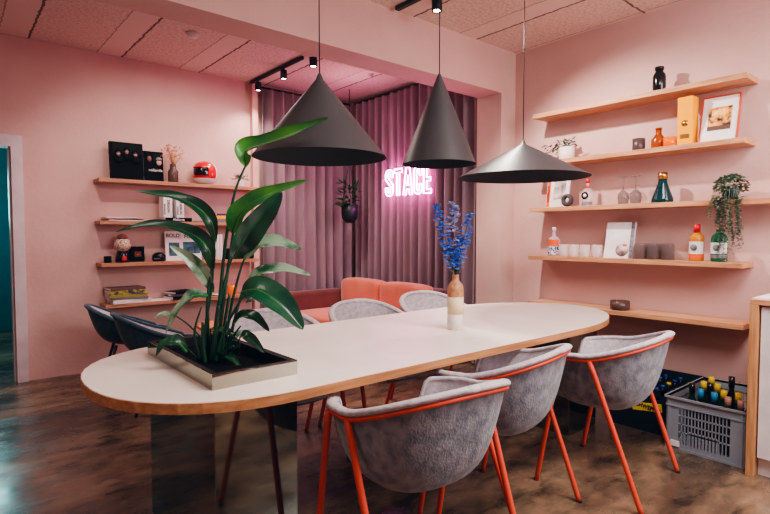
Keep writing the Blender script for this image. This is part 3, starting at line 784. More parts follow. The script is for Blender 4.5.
# --- east shelf 5
bw = tag(latheobj('glass_bowl', [(0, 0), (.066, 0), (.072, .006), (.072, .07), (.068, .07), (.066, .012), (0, .012)], M['brown_glass'], None, 32), 'round brown glass bowl on the lowest right shelf', 'bowl')
bw.location = (4.04, 1.95, ZE[4])
# --- north shelf 1
nb = standing_book('photo_book', 'large black photo book with three pale faces standing on the top left shelf', 'book', (1.375, 5.42, ZN[0]), 0, .29, .36, .045, M['dark_print'], R(6),
    [(-.125, .135, .25, .345, M['moss_print'], 'dark_sky_print')], spine=M['black_book'])
def oval(parent, x, z, rx, rz, m, name):
    bm = newbm(); lathe(bm, [(0, -.0008), (1, -.0008), (1, .0008), (0, .0008)], n=20)
    for v in bm.verts: v.co.x *= rx; v.co.y *= rz
    o = obj(name, bm, m, parent); o.rotation_euler = (R(90), 0, 0); o.location = (x, -.0042, z)
for x, z in ((-.075, .245), (.0, .27), (.075, .245)):
    oval(nb, x, z+.012, .03, .036, M['black_book'], 'printed_hood'); oval(nb, x, z-.05, .045, .04, M['black_book'], 'printed_shoulders')
    o_ = oval(nb, x, z, .017, .024, M['face'], 'printed_face')
nb2 = standing_book('photo_book', 'smaller black book with two dim faces and white title beside the large photo book', 'book', (1.618, 5.45, ZN[0]), 0, .19, .30, .02, M['dark_print'], R(4),
    [(.0, .09, .2, .285, M['moss_print'], 'dim_background_print')])
oval(nb2, -.035, .225, .02, .03, M['face_dim'], 'printed_face'); oval(nb2, .055, .195, .024, .03, M['face'], 'printed_face')
oval(nb2, .055, .228, .03, .02, M['grey_print'], 'printed_cap')
text('cover_lettering', 'rollande', .04, M['white'], nb2, (.02, -.004, .115), FACE_S, ext=.0003)
dv = thing('reed_vase', 'ribbed brown glass vase on the top left shelf', 'vase', (1.80, 5.44, ZN[0]))
latheobj('vase_body', [(0, 0), (.045, 0), (.05, .006), (.05, .115), (.032, .14), (.03, .185), (.026, .185), (.026, .15), (0, .15)], M['brown_glass'], dv, 20)
dry = thing('dried_flowers', 'bunch of dried straw-coloured flowers in the ribbed brown vase', 'flowers', (1.80, 5.44, ZN[0]+.152))
bm = newbm(); bs = newbm(); rnd = random.Random(5)
for i in range(46):
    a = rnd.uniform(0, 2*PI); q = rnd.uniform(.02, .11); e = Vector((q*math.cos(a), q*math.sin(a)*.7, rnd.uniform(.10, .22)))
    tube(bs, [(0, 0, 0), tuple(e)], .0012, 4)
    for k in range(3): ball(bm, e+Vector((rnd.uniform(-.012, .012), rnd.uniform(-.01, .01), rnd.uniform(-.01, .012))), .005, 5)
o = obj('dry_stems', bs, M['twig'], dry); o['kind'] = 'stuff'
o = obj('dry_blooms', bm, M['twig'], dry); o['kind'] = 'stuff'
hm = thing('racing_helmet', 'red and white full-face racing helmet on the top left shelf', 'helmet', (2.13, 5.45, ZN[0]), R(-66))
def dome(name, m, r, zs, parent, z0, z1, front=None, sq=(1, 1.12, 1)):
    bm = newbm(); n = 40
    rings = []
    for j in range(22):
        z = z0+(z1-z0)*j/21
        zz = (z-.12)/.128
        rr = r*math.sqrt(max(0, 1-abs(zz)**2.4)) if abs(zz) < 1 else 0
        rings.append([bm.verts.new((rr*sq[0]*math.cos(2*PI*i/n), rr*sq[1]*math.sin(2*PI*i/n), z)) for i in range(n)])
    for a, b in zip(rings, rings[1:]):
        for i in range(n):
            am = 2*PI*(i+.5)/n
            if front and not front(am, (a[i].co.z+b[i].co.z)/2): continue
            bm.faces.new((a[i], a[(i+1) % n], b[(i+1) % n], b[i])).smooth = True
    return obj(name, bm, m, parent)
front = lambda a: abs((a+PI/2+PI) % (2*PI)-PI)      # 0 facing -Y
hz = .0
dome('white_rear_shell', M['helmet_white'], .118, 1, hm, .02, .247, lambda a, z: front(a) > R(100))
dome('red_shell', M['helmet_red'], .120, 1, hm, .05, .2475, lambda a, z: front(a) <= R(104) and not (front(a) < R(62) and .085 < z < .175))
dome('visor', M['visor'], .112, 1, hm, .075, .19, lambda a, z: front(a) < R(75))
dome('white_chin_bar', M['helmet_white'], .124, 1, hm, .006, .062, None)
small_pot('small pale leafy plant in a white cup, right of the red helmet', (2.50, 5.42, ZN[0]), .045, .07, M['white_glaze'], 70, .075, seed=9, lm=M['sage'], L=.05)
# --- north shelf 2
flat_stack([('thin white magazine lying at the bottom of the pile on the second left shelf', 1.33, 5.45, ZN[1], .30, .21, .01, 2, M['paper'], 'magazine'),
            ('black magazine lying in the middle of the pile on the second left shelf', 1.35, 5.45, ZN[1]+.0105, .28, .2, .008, -3, M['black_book'], 'magazine'),
            ('dusty pink magazine lying second from top in the pile on the second left shelf', 1.31, 5.45, ZN[1]+.019, .29, .2, .008, 4, M['pink_book'], 'magazine'),
            ('off-white magazine lying on top of the pile on the second left shelf', 1.30, 5.45, ZN[1]+.0275, .27, .2, .009, -2, M['paper'], 'magazine')], 'magazines at the left end of the second left shelf')
flat_stack([('thick black book lying under the upright white boxes on the second left shelf', 1.82, 5.45, ZN[1], .26, .20, .04, 0, M['black_book'], 'book'),
            ('purple book lying on top of the pile behind the leaves on the second left shelf', 2.33, 5.45, ZN[1]+.072, .25, .19, .02, 3, M['purple_book'], 'book'),
            ('yellow book lying in the middle of the pile behind the plant leaves', 2.33, 5.45, ZN[1]+.036, .26, .2, .035, -2, M['yellow_card'], 'book'),
            ('grey book lying at the bottom of the pile behind the plant leaves', 2.33, 5.45, ZN[1], .27, .2, .035, 1, M['grey_book'], 'book'),
            ('thin grey magazine lying between the black book and the yellow book pile', 2.06, 5.45, ZN[1], .16, .2, .014, -6, M['grey_book'], 'magazine')], 'books lying on the second left shelf')
text('spine_lettering', 'Mallorca', .032, M['white'], [o for o in bpy.data.objects if o.get('label', '').startswith('thick black book')][0], (.0, -.1018, .02), FACE_S, bold=.0005, ext=.0005)
for x, w_, h_, lab in ((1.725, .085, .225, 'taller upright white boxed book with dark lettering on the black book'), (1.845, .075, .19, 'shorter upright white boxed book with dark lettering on the black book')):
    b_ = thing('slipcase_book', lab, 'book', (x, 5.45, ZN[1]+.04), 0, 'upright white books on the black book')
    boxobj('case', (-w_/2, w_/2, -.07, .07, 0, h_), M['white'], b_, .002)
    text('spine_lettering', 'DESIGN', .036, M['dark_print'], b_, (.005, -.0712, h_*.5), (R(90), R(90), 0), bold=.0008, ext=.0004)
    boxobj('dark_band', (-w_/2+.005, -w_/2+.02, -.0712, -.07, .03, h_*.6), M['grey_print'], b_)
# --- north shelf 3
t = tag(boxobj('speaker_cube', (-.028, .028, -.028, .028, 0, .062), M['black_book'], None, .006, 3), 'tiny black cube at the left end of the third left shelf', 'gadget'); t.location = (1.19, 5.45, ZN[2])
gj = thing('gumball_machine', 'dark red lidded glass jar of coloured balls on the third left shelf', 'jar', (1.315, 5.43, ZN[2]))
latheobj('jar_base', [(0, 0), (.06, 0), (.064, .01), (.05, .10), (.045, .11), (0, .11)], M['dark_glass'], gj, 28)
latheobj('glass_globe', [(.045, .11), (.07, .14), (.076, .17), (.066, .205), (.045, .225), (0, .225)], M['gum'], gj, 28)
latheobj('lid', [(0, .225), (.05, .225), (.052, .235), (.04, .26), (.015, .272), (0, .275)], M['sofa_dark'], gj, 28)
boxobj('chute', (-.02, .02, -.07, -.05, .02, .06), M['red_cap'], gj, .004)
pc = standing_book('picture_card', 'small dark framed picture with a red glow beside the gumball jar', 'picture', (1.455, 5.47, ZN[2]), 0, .14, .15, .014, M['dark_print'], R(6), [(-.02, .04, .05, .10, M['sofa_dark'], 'red_motif'), (.0, .02, .065, .085, M['orange'], 'orange_motif')])
ch = thing('toy_helmet', 'small glossy black helmet-shaped ornament on the third left shelf', 'ornament', (1.65, 5.44, ZN[2]), R(-30))
bm = newbm(); lathe(bm, [(0, 0), (.055, 0), (.066, .02), (.064, .055), (.045, .082), (0, .092)], n=28); obj('shell', bm, M['dark_glass'], ch)
boxobj('front_plate', (-.04, .04, -.075, -.05, .015, .045), M['black_book'], ch, .008)
boxobj('lens_strip', (-.03, .03, -.078, -.074, .024, .034), M['grey_print'], ch)
m1 = standing_book('magazine', 'pink and white magazine with a blue photo and red title on the third left shelf', 'magazine', (1.80, 5.45, ZN[2]), 0, .16, .30, .012, M['paper'], R(7), [(-.045, .06, .05, .185, M['photo_blue'], 'cover_photo')])
text('cover_lettering', 'BOLD', .052, M['sofa_dark'], m1, (.0, -.002, .255), FACE_S, bold=.001, ext=.0004)
m2 = standing_book('magazine', 'white magazine with a wide dark photo, right of the blue photo magazine', 'magazine', (1.985, 5.46, ZN[2]), 0, .20, .29, .012, M['white'], R(7), [(-.085, .09, .07, .19, M['photo_blue'], 'cover_photo')])
text('cover_lettering', 'FORM', .052, M['sofa_dark'], m2, (.0, -.002, .245), FACE_S, bold=.001, ext=.0004)
for i, (x, h_, m_, lab) in enumerate(((2.20, .24, 'black_book', 'thin black book standing upright left of two white books'), (2.23, .26, 'white', 'white book standing upright beside the thin black one'), (2.262, .265, 'paper', 'off-white upright book nearest the black case'))):
    b_ = thing('book', lab, 'book', (x, 5.46, ZN[2]), 0, 'upright books on the third left shelf')
    boxobj('cover', (-.014, .014, -.09, .09, 0, h_), M[m_], b_, .002); boxobj('page_block', (-.011, .011, -.091, .086, .004, h_+.0008), M['paper'], b_)
cs = thing('camera_case', 'long low black case at the right end of the third left shelf', 'case', (2.47, 5.45, ZN[2]))
boxobj('case_body', (-.165, .165, -.08, .08, 0, .075), M['black_book'], cs, .012, 3)
boxobj('case_lid', (-.12, .06, -.07, .07, .072, .115), M['black'], cs, .012, 3)
latheobj('lens_barrel', [(0, 0), (.032, 0), (.032, .03), (0, .03)], M['dark_glass'], cs, 20, (.1, 0, .075))
# --- north shelf 4
specs = []
for lab, cx, w_, h_, cv, r_ in (('white picture book at the bottom of the pile on the lowest left shelf', 1.37, .34, .035, 'paper', 3), ('grey book second from the bottom in the pile on the lowest left shelf', 1.35, .34, .022, 'grey_book', -2), ('olive book in the middle of the pile on the lowest left shelf', 1.345, .33, .03, 'olive_book', 2),
                                ('colourful photo-covered book second from top on the lowest left shelf', 1.335, .32, .038, 'olive_photo', -1), ('dark brown book on top of the pile on the lowest left shelf', 1.335, .31, .022, 'brown_book', 3)):
    z = ZN[3]+sum(s[6]+.0005 for s in specs); specs.append((lab, cx, 5.45, z, w_, .21, h_, r_, M[cv], 'book'))
flat_stack(specs, 'picture books piled on the lowest left shelf')
flat_stack([('thin loose off-white booklet lying right of the picture book pile', 1.63, 5.45, ZN[3], .18, .19, .006, 5, M['paper'], 'booklet')], 'loose booklet')
specs = []
for lab, w_, h_, cv, r_ in (('black book at the bottom of the small dark pile on the lowest left shelf', .28, .03, 'black_book', 12), ('grey book in the middle of the small dark pile on the lowest left shelf', .25, .025, 'grey_book', -4), ('black magazine on top of the small dark pile on the lowest left shelf', .26, .022, 'black_book', 18)):
    z = ZN[3]+sum(s[6]+.0005 for s in specs); specs.append((lab, 1.86, 5.45, z, w_, .19, h_, r_, M[cv], 'book'))
flat_stack(specs, 'dark books piled on the lowest left shelf')
oc = tag(latheobj('tealight_cup', [(0, 0), (.035, 0), (.045, .01), (.05, .1), (.046, .1), (.04, .015), (0, .015)], M['orange_glass'], None, 24), 'orange glass cup at the right end of the lowest left shelf', 'cup'); oc.location = (2.42, 5.45, ZN[3])
tt = tag(latheobj('small_dish', [(0, 0), (.05, 0), (.075, .012), (.072, .014), (.05, .004), (0, .004)], M['paper'], None, 24), 'shallow pale dish beside the orange cup on the lowest left shelf', 'dish'); tt.location = (2.26, 5.45, ZN[3])

# ------------------------------------------------------------------ cabinet at right
cb = thing('cabinet', 'white-fronted sideboard with oak side panel and top at the right edge', 'cabinet', (3.75, .2, 0))
def coff(o): return off(o, (3.75, .2, 0))
coff(boxobj('side_panel', (3.285, 4.19, .845, .885, 0, .925), M['oak_z'], cb, .002))
coff(boxobj('worktop', (3.285, 4.19, -.6, .885, .925, .955), M['oak'], cb, .002))
coff(boxobj('top_panel', (3.295, 4.185, -.59, .875, .955, .962), M['white_front'], cb))
coff(boxobj('carcass', (3.33, 4.17, -.58, .843, .10, .924), M['white_front'], cb))
coff(boxobj('plinth', (3.35, 4.15, -.58, .843, 0, .10), M['white_front'], cb))
for y0, y1 in ((.36, .838), (-.13, .35), (-.58, -.14)):
    coff(boxobj('door', (3.305, 3.329, y0, y1, .105, .915), M['white_front'], cb, .003))

# ------------------------------------------------------------------ crates and bottles
def crate_grey():
    t = thing('bottle_crate', 'grey plastic slatted crate full of wine bottles beside the cabinet', 'crate', (3.67, 1.118, 0))
    x0, x1, y0, y1, h = -.30, .30, -.20, .20, .32
    boxobj('crate_base', (x0+.01, x1-.01, y0+.01, y1-.01, 0, .02), M['crate_grey'], t)
    def wall(ax, p, a0, a1, open_):
        bm = newbm()
        def b(u0, u1, z0, z1, th=.006, o=0.):
            q0, q1 = (p, p+th) if p > 0 else (p-th, p)
            if ax == 'x': box(bm, min(q0, q1)-o, max(q0, q1)+o, u0, u1, z0, z1)
            else: box(bm, u0, u1, min(q0, q1)-o, max(q0, q1)+o, z0, z1)
        L = a1-a0
        if not open_: b(a0, a1, 0, h)
        else:
            b(a0, a0+L*.16, .04, h-.055); b(a1-L*.16, a1, .04, h-.055); b(a0, a1, 0, .04); b(a0, a1, h-.055, h)
            u0, u1 = a0+L*.16, a1-L*.16; W = u1-u0
            for i in range(1, 15):
                u = u0+W*i/15; b(u-.0028, u+.0028, .04, h-.05)
            for z in (.11, .16, .21): b(u0, u1, z-.004, z+.004)
            for k in range(8):
                f = k/7; b(u0+W*(.22+.0*f), u1-W*.22, .04+k*.014, .04+(k+1)*.014) if k < 6 else None
        b(a0-.012, a1+.012, h-.012, h, .018); b(a0-.006, a1+.006, 0, .014, .010); b(a0-.004, a1+.004, h-.06, h-.052, .012)
        for u in (a0+.01, a1-.01): b(u-.008, u+.008, .014, h-.012, .009)
        obj('crate_wall', bm, M['crate_grey'], t)
    wall('x', x0, y0, y1, True); wall('x', x1, y0, y1, True); wall('y', y0, x0, x1, False); wall('y', y1, x0, x1, False)
    boxobj('white_sticker', (x0-.0185, x0-.011, .125, .175, .022, .055), M['white'], t)
crate_grey()
def wine(label, loc, glass, foil, r=.036, h=.30, group='wine bottles in the grey crate'):
    bottle('wine_bottle', label, 'bottle', loc, r, h, .0145, glass, foil, h*.17, .58, group=group, n=16, neck0=.76)
spots = [(3.60, 1.265, 'green_bottle', 'dark_glass', .335, 'dark-capped bottle at the left corner of the grey crate'),
         (3.72, 1.24, 'green_bottle', 'yellow_foil', .335, 'yellow-capped bottle at the back left of the grey crate'),
         (3.84, 1.235, 'green_bottle', 'yellow_foil', .345, 'yellow-capped bottle farthest back in the grey crate'),
         (3.465, 1.17, 'dark_bottle', 'blue_cap', .35, 'light blue-capped bottle at the front of the grey crate, left one'),
         (3.60, 1.165, 'dark_bottle', 'dark_glass', .36, 'black-capped bottle between the two light blue caps in the grey crate'),
         (3.725, 1.163, 'green_bottle', 'yellow_foil', .335, 'yellow-capped bottle in the middle of the grey crate'),
         (3.465, 1.097, 'dark_bottle', 'blue_cap', .345, 'light blue-capped bottle at the front of the grey crate, right one'),
         (3.595, 1.088, 'green_bottle', 'yellow_foil', .335, 'yellow-capped bottle just right of the middle of the grey crate'),
         (3.725, 1.086, 'dark_bottle', 'dark_glass', .395, 'tallest black-capped bottle rising from the grey crate'),
         (3.465, 1.026, 'green_bottle', 'pink_cap', .335, 'pink-capped bottle at the front of the grey crate beside a light blue cap'),
         (3.465, .962, 'green_bottle', 'pink_cap', .33, 'pink-capped bottle at the front of the grey crate, nearest the oak panel'),
         (3.595, 1.012, 'green_bottle', 'yellow_foil', .335, 'yellow-capped bottle nearest the oak panel in the grey crate')]
# slim down to avoid contact: bottles stand on the crate base
for x, y, g_, f_, h_, lab in spots:
    wine(lab, (x, y, .021), M[g_], M[f_], .031, h_)
kb = thing('drinks_crate', 'blue-black drinks crate with a yellow brand plate behind the grey crate', 'crate', (3.82, 1.56, 0))
bm = newbm(); x0, x1, y0, y1, h = -.30, .30, -.20, .20, .29
box(bm, x0, x1, y0, y1, 0, .015)
box(bm, x0, x0+.012, y0, y1, .015, .15); box(bm, x0, x0+.012, y0, y0+.06, .15, h); box(bm, x0, x0+.012, y1-.06, y1, .15, h); box(bm, x0, x0+.012, y0, y1, h-.035, h); 
box(bm, x0, x0+.012, y0+.06, y1-.06, .15, .22)
box(bm, x1-.012, x1, y0, y1, .015, h)
box(bm, x0, x1, y0, y0+.012, .015, h); box(bm, x0, x1, y1-.012, y1, .015, h)
obj('crate_body', bm, M['crate_black'], kb)
bm = newbm()
for i in range(1, 6): u = x0+.6*i/6; box(bm, u-.002, u+.002, y0+.012, y1-.012, .02, .235)
for i in range(1, 4): u = y0+.4*i/4; box(bm, x0+.012, x1-.012, u-.002, u+.002, .02, .235)
obj('bottle_dividers', bm, M['crate_black'], kb)
bm = newbm(); box(bm, -.004, .004, -.095, .095, -.026, .026); o = obj('brand_plate', bm, M['yellow_foil'], kb, bevel=.002); o.location = (x0-.005, -.055, .165); o.rotation_euler = (R(-8), 0, 0)
o = text('brand_lettering', 'SCHWEPPES', .038, M['dark_print'], kb, (x0-.0102, -.055, .165), (R(90), R(8), R(-90)), sx=.85, bold=.0012, ext=.0006)
k = 0
for i in range(6):
    for j in range(4):
        x = 3.82-.25+.1*i; y = 1.56-.15+.1*j
        if (i*7+j*3) % 5 == 0 and i > 1: continue
        bl = 'navy_cap' if (i+j) % 4 else 'yellow_foil'
        if i < 2 or j < 2 or True:
            col_ = 'royal blue' if bl == 'navy_cap' else 'yellow'
            row = ['front', 'second', 'third', 'fourth', 'fifth', 'back'][i]; side = ['beside the grey crate', 'second from the grey crate', 'third from the grey crate', 'farthest left'][j]
            bottle('drinks_bottle', f'{col_}-capped small bottle in the dark crate, {row} row, {side}', 'bottle', (x, y, .016), .032, .245, .013, M['dark_bottle'], M[bl], .016, .55, group='small bottles in the dark drinks crate', n=12, neck0=.78)

# ------------------------------------------------------------------ big plant in the steel planter
PL = thing('potted_plant', 'tall bird-of-paradise plant in a mirrored steel planter on the table', 'plant', (.885, 2.165, .75))
bm = newbm(); X0, X1, Y0, Y1, H_ = -.172, .17, -.378, .378, .057
def ring_box(bm, o, i, z0, z1):
    (a0, a1, b0, b1) = o; (c0, c1, d0, d1) = i
    box(bm, a0, c0, b0, b1, z0, z1); box(bm, c1, a1, b0, b1, z0, z1); box(bm, c0, c1, b0, d0, z0, z1); box(bm, c0, c1, d1, b1, z0, z1)
ring_box(bm, (X0, X1, Y0, Y1), (X0+.004, X1-.004, Y0+.004, Y1-.004), 0, H_)
obj('steel_planter', bm, M['steel'], PL)
bm = newbm(); ring_box(bm, (X0+.004, X1-.004, Y0+.004, Y1-.004), (X0+.026, X1-.026, Y0+.026, Y1-.026), 0, H_-.0015); obj('inner_rim', bm, M['liner'], PL)
bm = newbm(); n1, n2 = 14, 28; g_ = []
for i in range(n1+1):
    g_.append([bm.verts.new((X0+.026+(X1-X0-.052)*i/n1, Y0+.026+(Y1-Y0-.052)*j/n2, .010+random.uniform(0, .006))) for j in range(n2+1)])
for i in range(n1):
    for j in range(n2): bm.faces.new((g_[i][j], g_[i+1][j], g_[i+1][j+1], g_[i][j+1]))
obj('soil', bm, M['soil'], PL)
# plant frame: local x = room diagonal facing the reader, y = depth
PA = R(49.9-90)
def F(u, v, d=0.):
    """u,v in centimetres right / up from the soil centre, d depth (m)"""
    x, y = u*.01, d
    return Vector((x*math.cos(PA)-y*math.sin(PA), x*math.sin(PA)+y*math.cos(PA), v*.01))
def leaf(mid, W, m, nrm=(0, -.35, 1), fold=.35, wave=.06, name='leaf', shape=1., peak=.42):
    """mid: list of (u,v,d) control points along the midrib"""
    pts = catmull([F(*p) for p in mid], 8); n = len(pts)
    nx, ny, nz = nrm; nv = Vector((nx*math.cos(PA)-ny*math.sin(PA), nx*math.sin(PA)+ny*math.cos(PA), nz)).normalized()
    bm = newbm(); rows = []; K = 6
    for i, p in enumerate(pts):
        t = i/(n-1)
        a = pts[max(i-1, 0)]; b = pts[min(i+1, n-1)]; tg = (b-a).normalized()
        s = tg.cross(nv)
        if s.length < .05: s = tg.cross(Vector((0, 1, 0)))
        s.normalize(); up = s.cross(tg).normalized()
        if t < peak: w = math.sin(PI/2*(t/peak))**.7
        else: w = max(0., math.cos(PI/2*((t-peak)/(1-peak))))**.75
        w = max(w, .015)*W*.0078/2
        row = []
        for k in range(-K, K+1):
            q = k/K
            row.append(bm.verts.new(p+s*q*w*math.cos(fold*abs(q))+up*(abs(q)*w*math.sin(fold)+wave*w*math.sin(t*16+q*2.2)*abs(q))))
        rows.append(row)
    for a, b in zip(rows, rows[1:]):
        for k in range(2*K):
            f = bm.faces.new((a[k], a[k+1], b[k+1], b[k])); f.smooth = True
    lf = obj(name, bm, m, PL)
    tubeobj('midrib', [p-nv*.001 for p in pts], [.0028*(1-i/n)+.0006 for i in range(n)], M['leaf_bright'] if m != M['leaf_bright'] else M['stalk'], lf, 6)
    return lf
def stalk(pts, r0=.9, r1=.4):
    c = catmull([F(*p) for p in pts], 6); n = len(c)
    tubeobj('stalk', c, [(.01*(r0+(r1-r0)*i/(n-1)))*.86 for i in range(n)], M['stalk'], PL, 8)
LB, LD, LP_ = M['leaf_bright'], M['leaf'], M['leaf_pale']
# scale: 1 px of the photo at the plant is about .447 cm
def q(u, v, d=0.): return ((u-216)*.447, (356-v)*.447, d)
stalk([q(211, 352), q(219, 300), q(226, 240), q(235, 195), q(246, 168)], 1.1, .5)
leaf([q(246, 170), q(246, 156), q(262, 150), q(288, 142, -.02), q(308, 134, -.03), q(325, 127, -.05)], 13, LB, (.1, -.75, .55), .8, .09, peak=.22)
stalk([q(207, 352, .02), q(208, 300), q(213, 262), q(216, 238)], 1.1, .5)
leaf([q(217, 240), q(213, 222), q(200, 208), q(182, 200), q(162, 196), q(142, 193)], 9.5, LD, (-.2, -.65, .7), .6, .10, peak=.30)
stalk([q(205, 352, -.02), q(206, 320), q(212, 285), q(214, 265)], 1., .45)
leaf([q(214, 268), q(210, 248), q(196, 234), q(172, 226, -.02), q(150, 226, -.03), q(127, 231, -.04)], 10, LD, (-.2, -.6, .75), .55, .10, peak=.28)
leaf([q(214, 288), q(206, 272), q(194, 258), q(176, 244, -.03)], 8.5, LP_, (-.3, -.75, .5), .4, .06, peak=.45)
stalk([q(215, 352, .03), q(220, 320), q(226, 270, .02), q(232, 232, .02), q(236, 222)], 1.1, .5)
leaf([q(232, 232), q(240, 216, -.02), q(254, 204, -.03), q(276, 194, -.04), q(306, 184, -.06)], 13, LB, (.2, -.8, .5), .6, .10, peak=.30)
stalk([q(213, 352, -.03), q(216, 320), q(224, 280), q(232, 255)], 1., .45)
leaf([q(233, 256), q(244, 242, -.05), q(258, 224, -.07), q(272, 208, -.08), q(283, 195, -.08)], 15, LD, (.5, -.8, .1), .5, .12, peak=.42)
stalk([q(218, 352, .06), q(228, 300, .05), q(238, 262, .06), q(246, 250, .06)], .9, .4)
leaf([q(240, 258, .05), q(255, 244, .05), q(272, 242, .05), q(296, 248, .04)], 12, LP_, (.1, -.6, .75), .4, .08, peak=.45)
stalk([q(222, 352, .04), q(232, 310, .05), q(240, 284, .05), q(246, 276, .05)], .9, .4)
leaf([q(244, 280, .04), q(258, 270, .03), q(280, 267, .02), q(306, 272, .0)], 9.5, LP_, (.1, -.55, .8), .4, .08, peak=.4)
stalk([q(219, 352, -.06), q(228, 322, -.06), q(240, 300, -.07), q(250, 286, -.08)], .9, .45)
leaf([q(244, 286, -.06), q(262, 284, -.09), q(284, 298, -.11), q(303, 319, -.12)], 17, LD, (.55, -.75, .4), .35, .05, peak=.45)
stalk([q(224, 352, -.03), q(234, 330, -.05), q(243, 318, -.06)], .7, .35)
leaf([q(236, 316, -.05), q(246, 308, -.07), q(258, 310, -.08), q(271, 322, -.09)], 7.5, LD, (.1, -.6, .8), .4, .1)
leaf([q(242, 328, -.06), q(248, 326, -.08), q(256, 332, -.08), q(266, 342, -.08)], 6.5, LD, (.1, -.7, .7), .4, .1)
stalk([q(226, 352, -.02), q(236, 340, -.06), q(243, 328, -.06)], .6, .3)
stalk([q(204, 352, -.04), q(200, 325, -.06), q(207, 300, -.06)], .8, .35)
leaf([q(212, 290, -.05), q(200, 290, -.07), q(188, 302, -.08), q(176, 324, -.09)], 7.5, LP_, (-.35, -.75, .5), .5, .2, peak=.3)
stalk([q(206, 354, .0), q(203, 335, -.0), q(192, 318, -.03), q(182, 308, -.06)], .55, .3)
leaf([q(196, 340, -.10), q(190, 330, -.13), q(180, 332, -.14), q(172, 342, -.14)], 8, LD, (-.1, -.6, .8), .5, .15)
leaf([q(181, 309, -.07), q(174, 306, -.08), q(166, 310, -.09)], 3.5, LP_, (0, -.6, .8), .3, .1)
stalk([q(201, 354, -.02), q(199, 345, -.06), q(196, 338, -.09)], .5, .3)
for a, b_ in (((210, 353, .05), (214, 300, .06)), ((220, 353, .0), (229, 290, .0)), ((209, 353, -.05), (207, 315, -.05)), ((217, 353, -.04), (221, 300, -.03))):
    stalk([q(*a), q((a[0]+b_[0])/2-1, (a[1]+b_[1])/2, a[2]), q(*b_)], 1.1, .7)
leaf([q(212, 322, -.02), q(228, 324, -.04), q(240, 330, -.06)], 5, LD, (0, -.6, .8), .4, .1)
stalk([q(212, 353, -.02), q(211, 335), q(212, 322, -.02)], .5, .3)
leaf([q(215, 346, .05), q(224, 338, .04), q(236, 330, .04), q(247, 326, .04)], 5.5, LP_, (0, -.6, .8), .4, .15)
leaf([q(222, 350, -.04), q(230, 346, -.06), q(238, 349, -.08), q(244, 356, -.08)], 4.5, LD, (0, -.6, .8), .4, .15)
leaf([q(240, 300, .08), q(250, 296, .08), q(262, 300, .08), q(272, 308, .08)], 7, LP_, (0, -.6, .8), .4, .15)
bm = newbm()
for i in range(26):
    a = random.uniform(0, 2*PI); c = F(random.uniform(-2, 9), 3.2, random.uniform(-.06, .08)); leafcard(bm, c, (math.cos(a), math.sin(a), random.uniform(.3, 1.4)), random.uniform(.04, .08), .03)
obj('undergrowth', bm, M['leaf'], PL)

# ------------------------------------------------------------------ vase and flowers
VX, VY = 2.262, 2.055
vs = thing('bottle_vase', 'bottle-shaped vase, ochre above and cream below, on the table', 'vase', (VX, VY, .75))
latheobj('white_base', [(0, 0), (.045, 0), (.0465, .003), (.0465, .09), (0, .09)], M['white_glaze'], vs, 32)
latheobj('cream_body', [(0, .09), (.0465, .09), (.0468, .19), (0, .19)], M['cream_glaze'], vs, 32)
latheobj('ochre_shoulder', [(.0468, .19), (.0468, .232), (.042, .255), (.029, .272), (.020, .285), (.019, .31), (.021, .316), (.017, .316), (.015, .30), (0, .29)], M['terracotta'], vs, 32)
CR, CU = Vector((.765, -.644, 0)), Vector((0, 0, 1))
for si, (pts, l0, petals, lab, up) in enumerate((
    ([(0, .30), (-.025, .40), (-.07, .56), (-.112, .725)], .30, 'blue_petal', 'blue delphinium spray leaning farthest left in the bottle vase', 105),
    ([(0, .30), (-.005, .44), (-.015, .60), (-.01, .735)], .42, 'pale_petal', 'pale violet-blue delphinium spray in the middle of the bottle vase', 66),
    ([(0, .30), (.02, .42), (.05, .54), (.08, .665)], .36, 'blue_petal', 'blue delphinium spray leaning right in the bottle vase', 64),
    ([(0, .30), (.005, .36), (.01, .42), (.03, .52)], .30, 'blue_petal', 'short blue delphinium spray just above the vase mouth', 34))):
    t = thing('flower_stem', lab, 'flower', (VX, VY, .75), 0, 'delphinium sprays in the bottle vase')
    c = catmull([CR*a+CU*b+Vector((0, 0, 0)) for a, b in pts], 6)
    tubeobj('stem', c, .0022, M['stalk'], t, 6)
    rnd = random.Random(20+si); bm = newbm(); n = len(c)
    for i in range(up):
        f = l0+(1-l0)*rnd.random(); p = c[min(n-1, int(f*(n-1)))]
        rr = (.040 if f < .85 else .024); a = rnd.uniform(0, 2*PI); q_ = p+Vector((math.cos(a)*rr*rnd.uniform(.4, 1), math.sin(a)*rr*rnd.uniform(.4, 1), rnd.uniform(-.015, .015)))
        for k in range(5):
            b_ = 2*PI*k/5+a; leafcard(bm, q_, (math.cos(b_), math.sin(b_)*.8, rnd.uniform(-.2, .8)), .019, .018)
    obj('blossoms', bm, M[petals], t)
    bm = newbm()
    for i in range(6):
        a = rnd.uniform(0, 2*PI); leafcard(bm, c[2+i % 5], (math.cos(a), math.sin(a), .8), .05, .014)
    obj('stem_leaves', bm, M['leaf'], t)

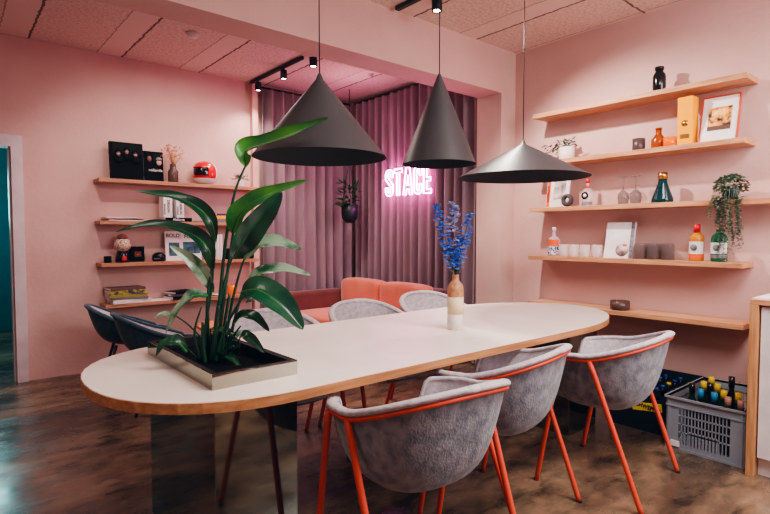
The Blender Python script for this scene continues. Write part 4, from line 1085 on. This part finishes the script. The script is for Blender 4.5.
# ------------------------------------------------------------------ lights
def area(loc, rot, size, power, color, sy=None):
    l = bpy.data.lights.new('area', 'AREA'); l.energy = power; l.color = color; l.size = size
    if sy: l.shape = 'RECTANGLE'; l.size_y = sy
    o = bpy.data.objects.new('area_light', l); COL.objects.link(o); o.location = loc; o.rotation_euler = rot; return o
def aim(o, tgt):
    d = Vector(tgt)-Vector(o.location); o.rotation_euler = d.to_track_quat('-Z', 'Y').to_euler()
def spot(loc, tgt, power, color, ang=70, blend=.6, r=.03):
    l = bpy.data.lights.new('spot', 'SPOT'); l.energy = power; l.color = color; l.spot_size = R(ang); l.spot_blend = blend; l.shadow_soft_size = r
    o = bpy.data.objects.new('spot_light', l); COL.objects.link(o); o.location = loc; aim(o, tgt); return o
def point(loc, power, color, r=.1):
    l = bpy.data.lights.new('point', 'POINT'); l.energy = power; l.color = color; l.shadow_soft_size = r
    o = bpy.data.objects.new('point_light', l); COL.objects.link(o); o.location = loc; return o
warm = (1, .88, .78); neutral = (1, .94, .90)
area((1.9, .2, 2.93), (0, 0, 0), 1.6, 44, neutral, .8)
o = area((3.0, -1.0, 2.3), (0, 0, 0), 1.4, 34, (1, .96, .97)); aim(o, (3.9, 2.2, 1.0))
area((-.9, 1.4, 2.93), (0, 0, 0), .8, 9, warm)
spot((2.95, 2.55, 2.9), (4.1, 1.8, .9), 95, (1, .9, .84), 105, .7, .04)
spot((.75, 3.9, 2.9), (1.9, 5.5, 1.0), 34, (1, .84, .76), 95, .8, .04)
spot((2.80, 2.74, 2.88), (2.4, 2.3, .7), 30, warm, 80, .8, .05)
spot((2.69, 5.30, 2.84), (2.5, 5.5, 1.4), 16, (1, .86, .80), 100, .9, .03)
spot((2.69, 4.78, 2.84), (2.2, 5.5, 1.5), 14, (1, .86, .80), 110, .9, .03)
area((2.0, 4.35, 2.93), (0, 0, 0), .9, 9, (1, .84, .76))
spot((2.80, 4.40, 2.88), (3.1, 4.5, .3), 48, (1, .86, .80), 110, .8, .03)
point((3.72, 4.30, 1.87), 1.6, (1, .22, .62), .15)
point((3.4, 4.6, 2.6), 3, (1, .5, .6), .2)
point((.2, 7.3, 1.7), 26, (.4, .9, .95), .3)
w = bpy.data.worlds.new('world'); bpy.context.scene.world = w; w.use_nodes = True
w.node_tree.nodes['Background'].inputs[0].default_value = (.9, .7, .7, 1); w.node_tree.nodes['Background'].inputs[1].default_value = .05

# ------------------------------------------------------------------ camera
cam = bpy.data.cameras.new('camera'); co = bpy.data.objects.new('camera', cam); COL.objects.link(co)
cam.sensor_width = 36; cam.lens = 527/770*36; cam.clip_start = .05
co.location = (0, 0, 1.3)
pitch = math.atan(23/527)
co.rotation_euler = (PI/2-pitch, 0, R(49.9-90))
bpy.context.scene.camera = co
vs_ = bpy.context.scene.view_settings
vs_.view_transform = 'AgX'
try: vs_.look = 'AgX - Medium High Contrast'
except Exception: pass
vs_.exposure = 1.0
vs_.use_curve_mapping = True
cm = vs_.curve_mapping
for ci, y0 in ((0, .0012), (1, .0030), (2, .0050)):      # faded, slightly teal blacks like the photograph
    cm.curves[ci].points[0].location = (0, y0)
cm.update()
